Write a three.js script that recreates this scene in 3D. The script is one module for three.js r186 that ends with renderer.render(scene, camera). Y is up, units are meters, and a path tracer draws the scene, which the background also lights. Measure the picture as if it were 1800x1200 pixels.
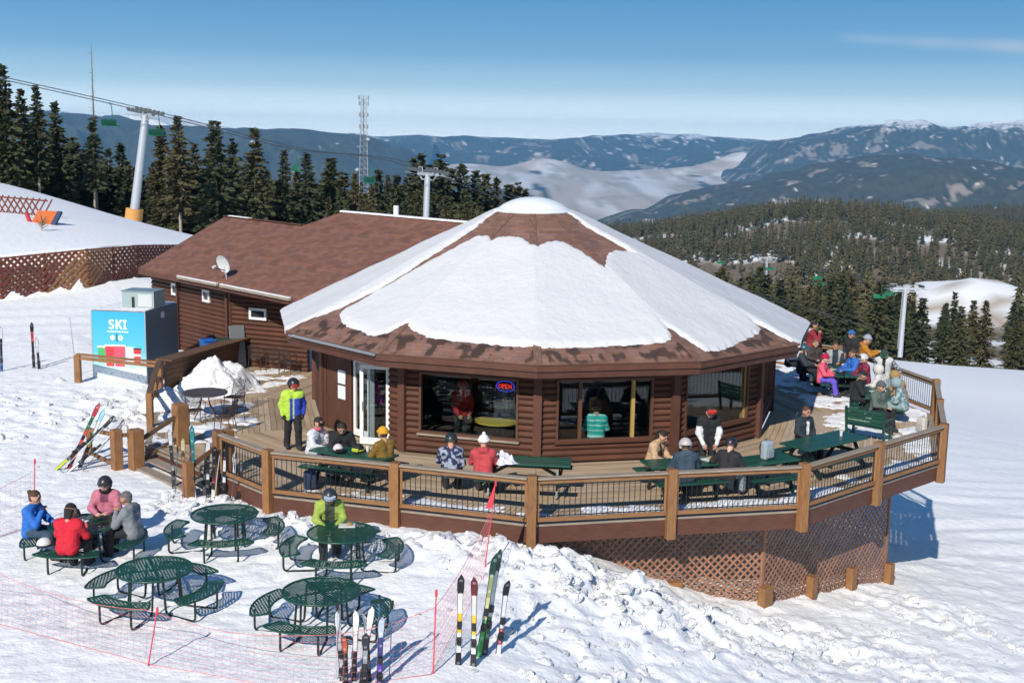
import * as THREE from 'three';
import { mergeGeometries, mergeVertices } from 'three/addons/utils/BufferGeometryUtils.js';
import { ImprovedNoise } from 'three/addons/math/ImprovedNoise.js';
import { RoundedBoxGeometry } from 'three/addons/geometries/RoundedBoxGeometry.js';

// ---------------------------------------------------------------- camera, sky, sun, exposure
const scene = new THREE.Scene();
const camera = new THREE.PerspectiveCamera(31.36, 1024 / 682, 0.5, 90000);
camera.rotation.order = 'YXZ';
camera.position.set(0, 8.2, 0);
camera.rotation.set(-0.1634, 0, 0.0174);

const renderer = new THREE.WebGLRenderer({ antialias: true });
renderer.toneMapping = THREE.LinearToneMapping;
renderer.toneMappingExposure = 1.1;
renderer.shadowMap.enabled = true;

const SUN_AZ = 20 * Math.PI / 180, SUN_EL = 34.5 * Math.PI / 180;   // the sun stands behind the camera, to the left
const sunDir = new THREE.Vector3(-Math.sin(SUN_AZ) * Math.cos(SUN_EL), Math.sin(SUN_EL), Math.cos(SUN_AZ) * Math.cos(SUN_EL));
const sun = new THREE.DirectionalLight(new THREE.Color(1.0, 0.945, 0.86), 4.4);
sun.position.set(0, 0, -35).addScaledVector(sunDir, 120);
sun.target.position.set(0, 0, -35);
sun.castShadow = true;
sun.shadow.mapSize.set(4096, 4096);
Object.assign(sun.shadow.camera, { left: -70, right: 70, top: 70, bottom: -70, near: 1, far: 400 });
scene.add(sun, sun.target);

{ // clear high-altitude sky with one thin streak of cloud
  const W = 2048, H = 1024, data = new Float32Array(W * H * 4);
  const stops = [[-90, .16, .22, .27], [0, 1.5, 1.6, 1.58], [1.1, 1.12, 1.28, 1.32], [2.4, .47, .69, .83], [4, .20, .425, .66], [6.6, .10, .30, .565], [12, .065, .2, .42], [30, .045, .145, .34], [60, .032, .105, .27], [90, .028, .092, .25]];
  for (let j = 0; j < H; j++) {
    const el = ((j + .5) / H - .5) * 180;
    let k = 1; while (k < stops.length - 1 && el > stops[k][0]) k++;
    const a = stops[k - 1], b = stops[k], t = Math.min(1, Math.max(0, (el - a[0]) / (b[0] - a[0])));
    for (let i = 0; i < W; i++) {
      const az = ((i + .5) / W - .5) * 360 + 90;                 // degrees right of -z
      let c = [0, 1, 2].map(q => a[q + 1] + (b[q + 1] - a[q + 1]) * t);
      const s = (az - 14.2) / 16;                                  // the streak of cloud
      if (s > 0 && s < 1) {
        const mid = 4.78 - s * .95, w = .05 + .2 * Math.sin(s * Math.PI) ** .6;
        const d = (el - mid) / w, m = Math.exp(-d * d) * (.25 + .3 * Math.sin(s * Math.PI)) * (.75 + .25 * Math.sin(s * 23) * Math.sin(s * 9 + 1));
        c = c.map((v, q) => v + ([.62, .66, .7][q] - v) * m);
      }
      data.set([c[0], c[1], c[2], 1], (j * W + i) * 4);
    }
  }
  const sky = new THREE.DataTexture(data, W, H, THREE.RGBAFormat, THREE.FloatType);
  sky.mapping = THREE.EquirectangularReflectionMapping;
  sky.magFilter = THREE.LinearFilter; sky.needsUpdate = true;
  scene.background = sky; scene.environment = sky;
}
scene.fog = new THREE.FogExp2(new THREE.Color().setRGB(.23, .60, 1), 5.6e-5);

// ---------------------------------------------------------------- helpers
const V = (x, y, z) => new THREE.Vector3(x, y, z);
const clamp = (v, a = 0, b = 1) => Math.min(b, Math.max(a, v));
const sstep = (a, b, v) => { const t = clamp((v - a) / (b - a)); return t * t * (3 - 2 * t); };
const lerp = (a, b, t) => a + (b - a) * t;
function rng(seed) { let a = seed >>> 0; return () => { a = a + 0x6D2B79F5 | 0; let t = Math.imul(a ^ a >>> 15, 1 | a); t = t + Math.imul(t ^ t >>> 7, 61 | t) ^ t; return ((t ^ t >>> 14) >>> 0) / 4294967296; }; }
const perlin = new ImprovedNoise();
const noise = (x, y, z = 0) => perlin.noise(x + 31.7, y + 17.3, z + 5.1);
function fbm(x, y, z = 0, oct = 4) { let s = 0, a = .5, f = 1; for (let i = 0; i < oct; i++) { s += a * noise(x * f, y * f, z * f + i * 9.7); a *= .5; f *= 2.03; } return s; }
const used = new Map();
function numbered(name) { const n = used.get(name) ?? 0; used.set(name, n + 1); return n ? `${name}_${String(n).padStart(3, '0')}` : name; }
function mesh(name, geo, mat, parent = scene) {
  const m = new THREE.Mesh(geo, mat); m.name = parent === scene ? numbered(name) : name;
  m.castShadow = m.receiveShadow = true; parent.add(m); return m;
}
function tag(o, label, category, group, kind) {
  o.userData.label = label; o.userData.category = category;
  if (group) o.userData.group = group; if (kind) o.userData.kind = kind; return o;
}
function thing(name, label, category, [x, y, z] = [0, 0, 0], turn = 0, group) {
  const o = new THREE.Group(); o.name = numbered(name); scene.add(o);
  o.position.set(x, y, z); o.rotation.y = turn; return tag(o, label, category, group);
}
function copyOf(src, [x, y, z], turn = 0, label, scale = 1) {
  const c = src.clone(); c.name = numbered(src.userData.stem ?? src.name.replace(/_\d{3}$/, '')); scene.add(c);
  c.position.set(x, y, z); c.rotation.y = turn; c.scale.setScalar(scale); c.userData = { ...src.userData };
  if (label) c.userData.label = label; return c;
}
const clean = g => { g = g.index ? g.toNonIndexed() : g; for (const k of Object.keys(g.attributes)) if (!['position', 'normal', 'uv', 'color'].includes(k)) g.deleteAttribute(k); return g; };
function merge(list) {
  list = list.map(clean);
  const col = list.some(g => g.attributes.color);
  for (const g of list) {
    if (!g.attributes.uv) g.setAttribute('uv', new THREE.Float32BufferAttribute(new Float32Array(g.attributes.position.count * 2), 2));
    if (col && !g.attributes.color) g.setAttribute('color', new THREE.Float32BufferAttribute(new Float32Array(g.attributes.position.count * 3).fill(1), 3));
  }
  return mergeGeometries(list);
}
const UP = V(0, 1, 0);
// box whose uv run in metres along its longest side
function box(cx, cy, cz, sx, sy, sz, ry = 0) {
  const g = new THREE.BoxGeometry(sx, sy, sz); boxUV(g, sx, sy, sz);
  if (ry) g.rotateY(ry); g.translate(cx, cy, cz); return g;
}
function boxUV(g, sx, sy, sz) {
  const p = g.attributes.position, n = g.attributes.normal, u = g.attributes.uv, s = [sx, sy, sz], long = s.indexOf(Math.max(...s));
  for (let i = 0; i < p.count; i++) {
    const P = [p.getX(i), p.getY(i), p.getZ(i)], N = [Math.abs(n.getX(i)), Math.abs(n.getY(i)), Math.abs(n.getZ(i))], ax = N.indexOf(Math.max(...N));
    const o = [0, 1, 2].filter(k => k !== ax); const a = o.includes(long) ? long : o[0], b = o.find(k => k !== a);
    u.setXY(i, P[a] + sx * 1.7 + sz, P[b] + sy * 2.3 + ax * .37);
  }
}
// bar of w (sideways) x h (upwards) from p to q; keeps its sides upright
function bar(p, q, w, h = w, roll = 0) {
  const d = q.clone().sub(p), L = d.length(), g = new THREE.BoxGeometry(L, h, w); boxUV(g, L, h, w);
  const x = d.normalize(), ref = Math.abs(x.y) > .999 ? V(0, 0, 1) : UP, z = x.clone().cross(ref).normalize(), y = z.clone().cross(x);
  if (roll) g.rotateX(roll);
  g.applyMatrix4(new THREE.Matrix4().makeBasis(x, y, z)); const m = p.clone().add(q).multiplyScalar(.5); g.translate(m.x, m.y, m.z); return g;
}
function rod(p, q, r, r2 = r, seg = 8) {
  const d = q.clone().sub(p), L = d.length(), g = new THREE.CylinderGeometry(r2, r, L, seg, 1);
  g.applyQuaternion(new THREE.Quaternion().setFromUnitVectors(UP, d.normalize())); const m = p.clone().add(q).multiplyScalar(.5); g.translate(m.x, m.y, m.z); return g;
}
function tube(pts, r, seg = 6, per = 4, closed = false, tension = .5) {
  return new THREE.TubeGeometry(new THREE.CatmullRomCurve3(pts, closed, 'catmullrom', tension), (pts.length - (closed ? 0 : 1)) * per, r, seg, closed);
}
// tube with sharp but small bends
function pipe(pts, r, bend = .06, seg = 6) {
  const path = new THREE.CurvePath(); let a = pts[0].clone();
  for (let i = 1; i < pts.length - 1; i++) {
    const p = pts[i], d0 = a.clone().sub(p), d1 = pts[i + 1].clone().sub(p), b = Math.min(bend, d0.length() * .45, d1.length() * .45);
    const s = p.clone().addScaledVector(d0.normalize(), b), e = p.clone().addScaledVector(d1.normalize(), b);
    path.add(new THREE.LineCurve3(a, s)); path.add(new THREE.QuadraticBezierCurve3(s, p.clone(), e)); a = e;
  }
  path.add(new THREE.LineCurve3(a, pts[pts.length - 1].clone()));
  const list = [];
  for (const c of path.curves) list.push(new THREE.TubeGeometry(c, c.isLineCurve3 ? 1 : 4, r, seg, false));
  return merge(list);
}
function prism(pts, y0, y1) { // upright prism over a plan outline [[x,z],...]
  const s = new THREE.Shape(pts.map(([x, z]) => new THREE.Vector2(x, -z)));
  const g = new THREE.ExtrudeGeometry(s, { depth: y1 - y0, bevelEnabled: false }); g.rotateX(-Math.PI / 2); g.translate(0, y0, 0); return g;
}
function colored(g, fn) { // vertex colours from fn(x,y,z) -> [r,g,b], linear
  const p = g.attributes.position, c = new Float32Array(p.count * 3);
  for (let i = 0; i < p.count; i++) c.set(fn(p.getX(i), p.getY(i), p.getZ(i)), i * 3);
  g.setAttribute('color', new THREE.Float32BufferAttribute(c, 3)); return g;
}
const rgb = (r, g, b) => new THREE.Color().setRGB(r, g, b);
function mat(r, g, b, rough = .8, extra = {}) { return new THREE.MeshStandardMaterial({ color: rgb(r, g, b), roughness: rough, side: THREE.DoubleSide, ...extra }); }
// texture from fn(u,v) -> [r,g,b] linear, tiling
function tex(w, h, fn, srgb = true) {
  const d = new Uint8Array(w * h * 4), enc = v => { v = clamp(v); return Math.round(255 * (srgb ? (v <= .0031308 ? v * 12.92 : 1.055 * v ** (1 / 2.4) - .055) : v)); };
  for (let j = 0; j < h; j++) for (let i = 0; i < w; i++) { const c = fn((i + .5) / w, (j + .5) / h); const o = (j * w + i) * 4; d[o] = enc(c[0]); d[o + 1] = enc(c[1] ?? c[0]); d[o + 2] = enc(c[2] ?? c[0]); d[o + 3] = 255; }
  const t = new THREE.DataTexture(d, w, h, THREE.RGBAFormat, THREE.UnsignedByteType);
  t.wrapS = t.wrapT = THREE.RepeatWrapping; t.magFilter = THREE.LinearFilter; t.minFilter = THREE.LinearMipmapLinearFilter; t.generateMipmaps = true;
  if (srgb) t.colorSpace = THREE.SRGBColorSpace; t.needsUpdate = true; return t;
}
// noise that tiles over [0,1]
function tnoise(u, v, f, seed = 0) { // four shifted copies blended
  const n = (a, b) => perlin.noise(a * f + seed * 7.3, b * f + seed * 3.1, seed * 5.7 + .5), wu = 1 - u, wv = 1 - v;
  const k = Math.hypot(u, wu) * Math.hypot(v, wv);
  return (n(u, v) * wu * wv + n(u - 1, v) * u * wv + n(u, v - 1) * wu * v + n(u - 1, v - 1) * u * v) / k;
}
function repeatOf(t, x, y) { const c = t.clone(); c.repeat.set(x, y); c.needsUpdate = true; return c; }
// ---------------------------------------------------------------- the land
// heights of the snow and the ground through measured points (thin plate spline in plan)
const HP = [
  [-16, -8, -.4], [-6, -8, -.5], [4, -8, -1.6], [14, -10, -3.4],
  [-11, -19, -.4], [-6, -18, -.4], [-2, -17.5, -.5], [-12, -25, -.4], [-7, -24, -.4], [-3, -22, -.42], [-4.6, -25.3, -.34], [-1.8, -24.9, -.3], [-.6, -22, -.5], [-.4, -19.4, -.62],
  [.2, -24.8, -.45], [1.4, -24.9, -.78], [3.2, -25.2, -1.55], [2.5, -21, -1.5], [5, -26.2, -2.45], [6.4, -27, -2.75], [8.7, -29, -3.15], [10.8, -32, -3.6], [5, -20, -2.1], [8, -22, -2.9], [12, -25, -3.6],
  [14, -30, -4.1], [16, -38, -4.8], [13.4, -37.5, -4.5], [12, -46, -4.8], [20, -28, -4.6],
  [1, -37.5, -2.2], [-4, -31, -1.1], [0, -50, -3.0],
  [-8.6, -28.6, -.42], [-11, -30, -.38], [-14, -35, -.1], [-14.5, -40, 0], [-18, -42, .05], [-12.5, -45, 0], [-20, -50, .1], [-28, -56, .2], [-22, -59.5, .4], [-19.6, -63, .7], [-16, -56, .1], [-22, -35, -.1], [-24, -24, -.3],
  [-5, -62, -2], [-14, -72, -1.2],
  [28, -45, -6.3], [32, -80, -10.2], [48, -120, -15.4], [18, -120, -14.2], [60, -185, -24.4], [41, -186, -23.0], [20, -188, -22.5], [75, -190, -26], [0, -130, -10],
  [66, -235, -33], [30, -240, -33], [120, -240, -36],
  [-30, -115, -4], [-55, -125, -2], [-20, -150, -8], [-60, -170, -8], [-13, -280, -14], [5, -300, -20], [-60, -300, -16], [-120, -180, -6],
  [40, -330, -47], [120, -330, -45], [100, -450, -57], [250, -450, -55], [-40, -600, -75], [60, -600, -74], [200, -700, -66], [-250, -600, -60], [350, -300, -50], [200, -60, -26], [-200, -40, 2], [-120, -80, 2],
];
function thinPlate(HP) {
  const n = HP.length, N = n + 3, A = [], phi = r2 => r2 < 1e-9 ? 0 : .5 * r2 * Math.log(r2), S = .01;
  for (let i = 0; i < N; i++) A.push(new Float64Array(N + 1));
  for (let i = 0; i < n; i++) {
    for (let j = 0; j < n; j++) A[i][j] = phi(((HP[i][0] - HP[j][0]) ** 2 + (HP[i][1] - HP[j][1]) ** 2) * S * S) + (i === j ? 1e-5 : 0);
    A[i][n] = A[n][i] = 1; A[i][n + 1] = A[n + 1][i] = HP[i][0] * S; A[i][n + 2] = A[n + 2][i] = HP[i][1] * S; A[i][N] = HP[i][2];
  }
  for (let c = 0; c < N; c++) {
    let p = c; for (let r = c + 1; r < N; r++) if (Math.abs(A[r][c]) > Math.abs(A[p][c])) p = r;
    [A[c], A[p]] = [A[p], A[c]];
    for (let r = 0; r < N; r++) if (r !== c) { const k = A[r][c] / A[c][c]; if (k) for (let q = c; q <= N; q++) A[r][q] -= k * A[c][q]; }
  }
  const w = A.map((r, i) => r[N] / r[i]);
  return (x, z) => { let s = w[n] + w[n + 1] * x * S + w[n + 2] * z * S; for (let i = 0; i < n; i++) s += w[i] * phi(((x - HP[i][0]) ** 2 + (z - HP[i][1]) ** 2) * S * S); return s; };
}
const tps = thinPlate(HP);
const gauss = (x, z, cx, cz, rx, rz) => Math.exp(-(((x - cx) / rx) ** 2) - (((z - cz) / rz) ** 2));
// snow fence line at the foot of the groomed bank on the left, and the bank behind it
const FENCE = [[-36, -53], [-24.6, -58], [-21.5, -61], [-20, -64.5], [-18.8, -69]];
function behindFence(x, z) { // signed distance to the fence line, positive uphill (left and behind)
  let best = 1e9, sgn = 1;
  for (let i = 0; i < FENCE.length - 1; i++) {
    const [ax, az] = FENCE[i], [bx, bz] = FENCE[i + 1], dx = bx - ax, dz = bz - az;
    let t = ((x - ax) * dx + (z - az) * dz) / (dx * dx + dz * dz);
    if (i > 0) t = Math.max(0, t); if (i < FENCE.length - 2) t = Math.min(1, t);
    const px = x - ax - dx * t, pz = z - az - dz * t, d = Math.hypot(px, pz);
    if (d < best) { best = d; sgn = Math.sign(dx * -pz + dz * px) || 1; }
  }
  return best * sgn;
}
const bankTop = thinPlate([[-36, -53, 2.2], [-24.6, -58, 2.2], [-21.5, -61, 2.42], [-20, -64.5, 2.35], [-18.8, -69, 2.0], [-46, -110, 3.65], [-39, -120, 0], [-33, -118, -1.3], [-30, -80, 2.7], [-62, -100, 5.6], [-24, -90, .8], [-20, -80, 1.2], [-45, -75, 3.4]]);   // the snow surface above the fence
function landHeight(x, z) {
  const far = -z;
  let y;
  if (far < 900 && Math.abs(x) < 700) y = tps(x, z); else y = -120;
  if (far > 480 || Math.abs(x) > 420) {
    const m = -150 + 22 * fbm(x * .0016, z * .0016, 3, 3) * 2;
    y = lerp(y, m, Math.max(sstep(480, 900, far), sstep(420, 700, Math.abs(x))));
  }
  y += 16 * gauss(x, z, 170, -455, 42, 48);                                    // the cleared knoll
  const hill = sstep(520, 900, far);
  y += hill * (88 * gauss(x, z, 335, -1180, 285, 470) + 40 * gauss(x, z, 1000, -1250, 400, 400));
  y += sstep(1500, 2400, far) * (-60 + 26 * fbm(x * .0011, 3, 1, 3) * 2 + 105 * gauss(x, z, 1250, -2600, 700, 700) + 40 * gauss(x, z, 450, -2500, 350, 500)) - 330 * sstep(2700, 3400, far);
  y += gauss(x, z, 170, -455, 70, 70) * (5 * fbm(x * .03, z * .03, 9, 4));
  const d = behindFence(x, z);
  if (d > 0 && far > 45 && far < 260) {
    const m = sstep(.05, .35, d) * (1 - sstep(122, 165, far)) * (1 - sstep(-17, -12, x));
    if (m > 0) y = lerp(y, Math.max(y, bankTop(x, z)), m);
  }
  return y;
}
const rawLand = landHeight;
// lumps and ruts in the snow: heaped snow by the deck, trodden snow by the tables, groomed snow elsewhere
const TRACKS = [[13, -26, 22, -40, .16], [15.5, -31, 21, -46, .14], [11, -22, 20, -30, .2], [-24, -46, -12, -50, .22], [-26, -44, -14, -47.5, .2], [-22, -38, -15, -36, .14], [-19, -44, -15, -30, .12], [6, -19.5, 15, -23.5, .15], [17, -36, 26, -52, .15], [-20, -33, -11, -27, .13]];
function snowDetail(x, z) {
  const far = Math.hypot(x, z); if (far > 90) return 0;
  const bank = Math.max(gauss(x, z, 2.0, -24.4, 3.0, 1.5), .85 * gauss(x, z, 6.4, -25.9, 3.6, 1.5), gauss(x, z, -1.5, -24.9, 3.4, .9), .75 * gauss(x, z, -5.2, -26.4, 2.2, 1.0), .6 * gauss(x, z, 10.5, -29.6, 2.6, 1.8), .5 * gauss(x, z, 2.2, -21.5, 2.6, 2.2), .45 * gauss(x, z, 6.5, -23, 4, 2), .7 * gauss(x, z, -12.2, -36.4, 2.2, 3.2), .55 * gauss(x, z, -17, -35, 3.5, 4), .5 * gauss(x, z, -7.6, -27.6, 1.6, 1.3));
  const tables = gauss(x, z, -6.5, -22, 5, 3.6);
  const lumps = fbm(x * 1.5, z * 1.5, 2, 4), rid = 1 - Math.abs(noise(x * 2.6 + noise(x, z) * 2, z * 2.6, 7)) * 2;
  const cells = Math.max(0, noise(x * 4.2, z * 4.2, 4)) * .5 + Math.max(0, noise(x * 9, z * 9, 6)) * .25;
  const chunk = Math.max(0, noise(x * 2.3 + 5, z * 2.3, 9)) ** .8 * .15 + Math.max(0, noise(x * 5.6, z * 5.6, 12)) ** .7 * .11 + Math.max(0, noise(x * 12, z * 12, 14)) ** .7 * .05;
  const berm = 1 + .9 * gauss(x, z, 2.6, -24.6, 3.2, 1.6); let y = bank * berm * (lumps * .5 + rid * .05 + cells * .16 + chunk);
  y += tables * (noise(x * 3.4, z * 3.4, 1) * .035 + noise(x * 8, z * 8, 2) * .022);
  y -= tables * Math.max(0, noise(x * 3.1 + 7, z * 3.1, 21) - .12) * .16;
  const walk = Math.max(gauss(x, z, -10, -28, 3.2, 2.6), gauss(x, z, -14, -33, 3.5, 4)); y -= walk * Math.max(0, noise(x * 2.7, z * 2.7, 23) - .08) * .13;
  for (const [ax, az, bx, bz, w] of TRACKS) { const dx = bx - ax, dz = bz - az, t = ((x - ax) * dx + (z - az) * dz) / (dx * dx + dz * dz); if (t > 0 && t < 1) { const o = Math.abs((x - ax) * dz - (z - az) * dx) / Math.hypot(dx, dz) + .25 * noise(t * 5, ax, az) - .0, e = Math.min(Math.abs(o - w), Math.abs(o + w)); y += (-.055 * Math.exp(-((e / .09) ** 2)) + .03 * Math.exp(-(((e - .2) / .1) ** 2))) * Math.min(1, 8 * t * (1 - t)); } }
  const slope = sstep(-1, 6, x) * (1 - bank);
  y += slope * (fbm(x * .9, z * .9, 4, 4) * .13 + noise(x * 4.5 + z * 2, z * 4.5, 3) * .022) * (1 - sstep(34, 50, far));
  y += slope * sstep(30, 40, far) * noise((x * .35 + z) * .9, (z * .12 - x) * .25, 5) * .12;
  const groomed = 1 - Math.max(bank, tables, slope * .6);
  y += groomed * (fbm(x * .35, z * .35, 6, 3) * .06 + noise(x * 2.2, z * 2.2, 8) * .012);
  const road = gauss(0, z + x * .18, 0, -56.5, 1, 4.2) * (x < -10 ? 1 : 0);
  y += road * Math.sin((z + x * .22) * 2.6) * .05;
  return y;
}
const ground = (x, z) => landHeight(x, z) + snowDetail(x, z);

const snowBump = tex(512, 512, (u, v) => { let s = .5; for (let k = 0; k < 4; k++) s += .5 * tnoise(u, v, 10 * 2 ** k, k) / 2 ** (k * .55); return [s]; }, false);
const snowTone = tex(512, 512, (u, v) => { const s = .83 + .05 * tnoise(u, v, 9, 2) + .035 * tnoise(u, v, 30, 5); return [s, s * .998, s * .995]; });
const M = {};
M.snow = mat(.86, .86, .87, .75, { bumpMap: snowBump, bumpScale: .03 });
M.snowGround = mat(1.08, 1.08, 1.08, .75, { map: repeatOf(snowTone, 1, 1), bumpMap: snowBump, bumpScale: .02, vertexColors: true });
function groundColour(x, z) { // snow, with bare earth and dry grass between the drifts on the far hills and on the cleared knoll
  const far = Math.hypot(x, z); let c = [1, 1, 1];
  if (far > 230) {
    const knoll = gauss(x, z, 170, -446, 42, 55), n = fbm(x * .012, z * .012, 2, 4) * 2;
    let bare = sstep(.0, .25, n + (far > 900 ? .25 : .1) + sstep(1300, 1900, far) * .6);
    if (knoll > .22) bare = sstep(.0, .1, fbm(x * .07 + 3, z * .07, 5, 4) * 2 - .05) * .85;
    const g = knoll > .22 ? [.42, .32, .21] : [.2, .15, .1]; c = c.map((v, q) => lerp(v, g[q], clamp(bare)));
    if (far > 1500) { const w = sstep(1500, 2100, far) * sstep(-.25, .1, fbm(x * .01, z * .004, 8, 4) * 2 + .25); const f = [.05, .055, .038]; c = c.map((v, q) => lerp(v, f[q], w)); }
  }
  return c;
}
function groundSheet(name, label, xs, zs) {
  const nx = xs.length, nz = zs.length, P = new Float32Array(nx * nz * 3), UVs = new Float32Array(nx * nz * 2), C = new Float32Array(nx * nz * 3), idx = [];
  for (let j = 0; j < nz; j++) for (let i = 0; i < nx; i++) {
    const x = xs[i], z = zs[j], o = j * nx + i; P.set([x, ground(x, z), z], o * 3); UVs.set([x / 3.1, z / 3.1], o * 2); C.set(groundColour(x, z), o * 3);
    if (i && j) { const a = o - nx - 1, b = o - nx, d = o - 1; idx.push(a, d, b, b, d, o); }
  }
  const g = new THREE.BufferGeometry();
  g.setAttribute('position', new THREE.BufferAttribute(P, 3)); g.setAttribute('uv', new THREE.BufferAttribute(UVs, 2)); g.setAttribute('color', new THREE.BufferAttribute(C, 3));
  g.setIndex(idx); g.computeVertexNormals(); tag(mesh(name, g, M.snowGround), label, 'snow', null, 'structure'); console.log(name, nx, nz);
}
{
  const graded = (d0, d1, step, lo, hi, grow) => { const a = []; for (let v = d0; v <= d1; v += step) a.push(v); let s = step, v = a[a.length - 1]; while (v < hi) { s *= grow; v = Math.min(hi, v + s); a.push(v); } s = step; v = a[0]; while (v > lo) { s *= grow; v = Math.max(lo, v - s); a.unshift(v); } return a; };
  const even = (a, b, n) => Array.from({ length: n + 1 }, (_, i) => lerp(a, b, i / n));
  groundSheet('snow_ground', 'snow covered ground and slopes round the lodge', graded(-18, 18, .115, -420, 700, 1.06), graded(-42, -15.5, .105, -330, 120, 1.04));
  groundSheet('forest_ground', 'snowy and bare ground under the woods on the far hills', even(-900, 2400, 330), even(-3500, -330, 317));
}
// far country: valley floor, foothills and ranges. Built in metres at their distances; the air makes them blue.
M.far = new THREE.MeshStandardMaterial({ vertexColors: true, roughness: 1, side: THREE.DoubleSide });
const FOREST = [.028, .036, .03], TAN = [.56, .47, .40], FSNOW = [.85, .84, .84], SAGE = [.38, .34, .29];
const mix = (a, b, t) => a.map((v, i) => lerp(v, b[i], clamp(t)));
function farSheet(name, label, x0, x1, nx, z0, z1, nz, height, colour) {
  const P = new Float32Array((nx + 1) * (nz + 1) * 3), C = new Float32Array(P.length), idx = [];
  for (let j = 0; j <= nz; j++) for (let i = 0; i <= nx; i++) {
    const z = lerp(z0, z1, j / nz), x = lerp(x0, x1, i / nx), y = height(x, z), o = j * (nx + 1) + i;
    P.set([x, y, z], o * 3); C.set(colour(x, y, z), o * 3);
    if (i && j) { const a = o - nx - 2, b = o - nx - 1, d = o - 1; idx.push(a, b, d, b, o, d); }
  }
  const g = new THREE.BufferGeometry(); g.setAttribute('position', new THREE.BufferAttribute(P, 3)); g.setAttribute('color', new THREE.BufferAttribute(C, 3)); g.setIndex(idx); g.computeVertexNormals();
  const m = mesh(name, g, M.far); tag(m, label, name.includes('valley') ? 'valley' : 'mountains', null, 'structure'); return m;
}
const spline = pts => x => { if (x <= pts[0][0]) return pts[0][1]; for (let i = 1; i < pts.length; i++) if (x <= pts[i][0]) { const t = (x - pts[i - 1][0]) / (pts[i][0] - pts[i - 1][0]); return lerp(pts[i - 1][1], pts[i][1], t * t * (3 - 2 * t)); } return pts[pts.length - 1][1]; };
const ridged = (x, z, s, oct = 5) => { let v = 0, a = .5, f = 1; for (let i = 0; i < oct; i++) { v += a * (1 - 2.4 * Math.abs(noise(x * f, z * f, s + i * 3.3))); a *= .5; f *= 2.07; } return v; };
const tanHills = (x, z) => 190 * gauss(x, z, 2330, -12200, 520, 600) + 45 * gauss(x, z, 1500, -12200, 600, 500) + 125 * gauss(x, z, 330, -12500, 330, 420) + 70 * gauss(x, z, -500, -12300, 420, 400);
farSheet('valley_floor', 'pale flat valley floor far below the mountains', -9500, 9500, 330, -2800, -16500, 260,
  (x, z) => lerp(-430, -300, sstep(-6500, -13000, z)) + 9 * fbm(x * .0006, z * .0006, 4, 4) + tanHills(x, z) * (1 + .35 * ridged(x * .0016, z * .0016, 3, 4)),
  (x, z) => { const n = fbm(x * .0026, z * .009, 2, 5) * 2, hill = clamp(tanHills(x, z) / 110); let c = mix(TAN, FSNOW, sstep(-.1, .45, n + .1 - hill * .6) * .8); c = mix(c, SAGE, sstep(.02, .28, fbm(x * .007, z * .022, 7, 5) * 2) * .75); return mix(c, FOREST, sstep(.05, .12, fbm(x * .004, z * .011, 11, 5) * 2 + sstep(-10500, -12500, z) * .3 - .56) * (1 - hill)); });
// crest: height in metres against x, at the range's own distance
function range(name, label, zc, x0, x1, crest, base, depth, snowline, meadow, seed, nx = 560, spots = .7) {
  const ridge = (x, z) => {
    const t = (z - zc) / depth, n = ridged(x / depth * 1.9 + .3 * noise(x / depth * 3, z / depth * 3, seed), z / depth * 1.5, seed, 6), top = crest(x) + fbm(x / depth * 3, seed, 1, 5) * depth * .028;
    const prof = 1 - Math.abs(t) ** 1.15 + n * .5 * Math.min(1, Math.abs(t) * 2.4);
    return lerp(base, top, clamp(prof, -.3, 1.02));
  };
  farSheet(name, label, x0, x1, nx, zc + depth, zc - depth * .3, 130, ridge, (x, y, z) => {
    const n = fbm(x / depth * 13, z / depth * 11, seed + 3, 5) * 2, n2 = fbm(x / depth * 62, z / depth * 40, seed + 6, 4) * 2, low = 1 - clamp((y - base) / 420);
    let c = mix(FOREST, [.06, .062, .05], .5 + n2); c = mix(c, TAN.map(v => v * .58), sstep(meadow, meadow + .12, n + n2 * .55 + low * .2) * .75);
    c = mix(c, FSNOW, sstep(spots, spots + .12, n2 * 1.1 + n * .25) * .75);
    return mix(c, FSNOW, sstep(-40, 40, y - snowline + n * 70 + n2 * 80));
  });
}
range('far_mountains', 'long low far mountain range with a snow capped crest on the horizon', -16500, -9500, 9500, spline([[-9500, 60], [-4200, 60], [-1929, 36], [0, 14], [772, 58], [1080, 122], [1775, 156], [2315, 134], [2700, 100], [3470, 66], [9500, 30]]), -470, 3900, 104, .36, 3, 640, .6);
range('left_mountains', 'blue forested mountain ridge beyond the tall conifers', -9000, -6600, 600, spline([[-6600, 160], [-3900, 170], [-3350, 112], [-3157, 132], [-2900, 95], [-2526, 66], [-1684, 60], [-1094, 22], [-842, -60], [-500, -300], [600, -440]]), -470, 2100, 420, .85, 11, 420, .9);
range('snow_peaks', 'white snow covered peaks showing above the blue ridge and conifers', -14000, -9200, -900, spline([[-9200, 250], [-5900, 215], [-5173, 262], [-4700, 195], [-4200, 212], [-3500, 120], [-2900, 62], [-2619, 92], [-2300, 62], [-900, -60]]), -470, 2200, 40, .9, 17, 360, .7);
range('right_mountains', 'high mountain range with snowy summits at the end of the valley', -11500, 1700, 8600, spline([[1700, -465], [2050, -210], [2420, 40], [2690, 70], [2958, 108], [3227, 192], [3496, 204], [3765, 266], [3980, 214], [4115, 168], [4411, 226], [4626, 258], [5200, 300], [8600, 280]]), -470, 2500, 212, .3, 23, 600, .7);
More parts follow.
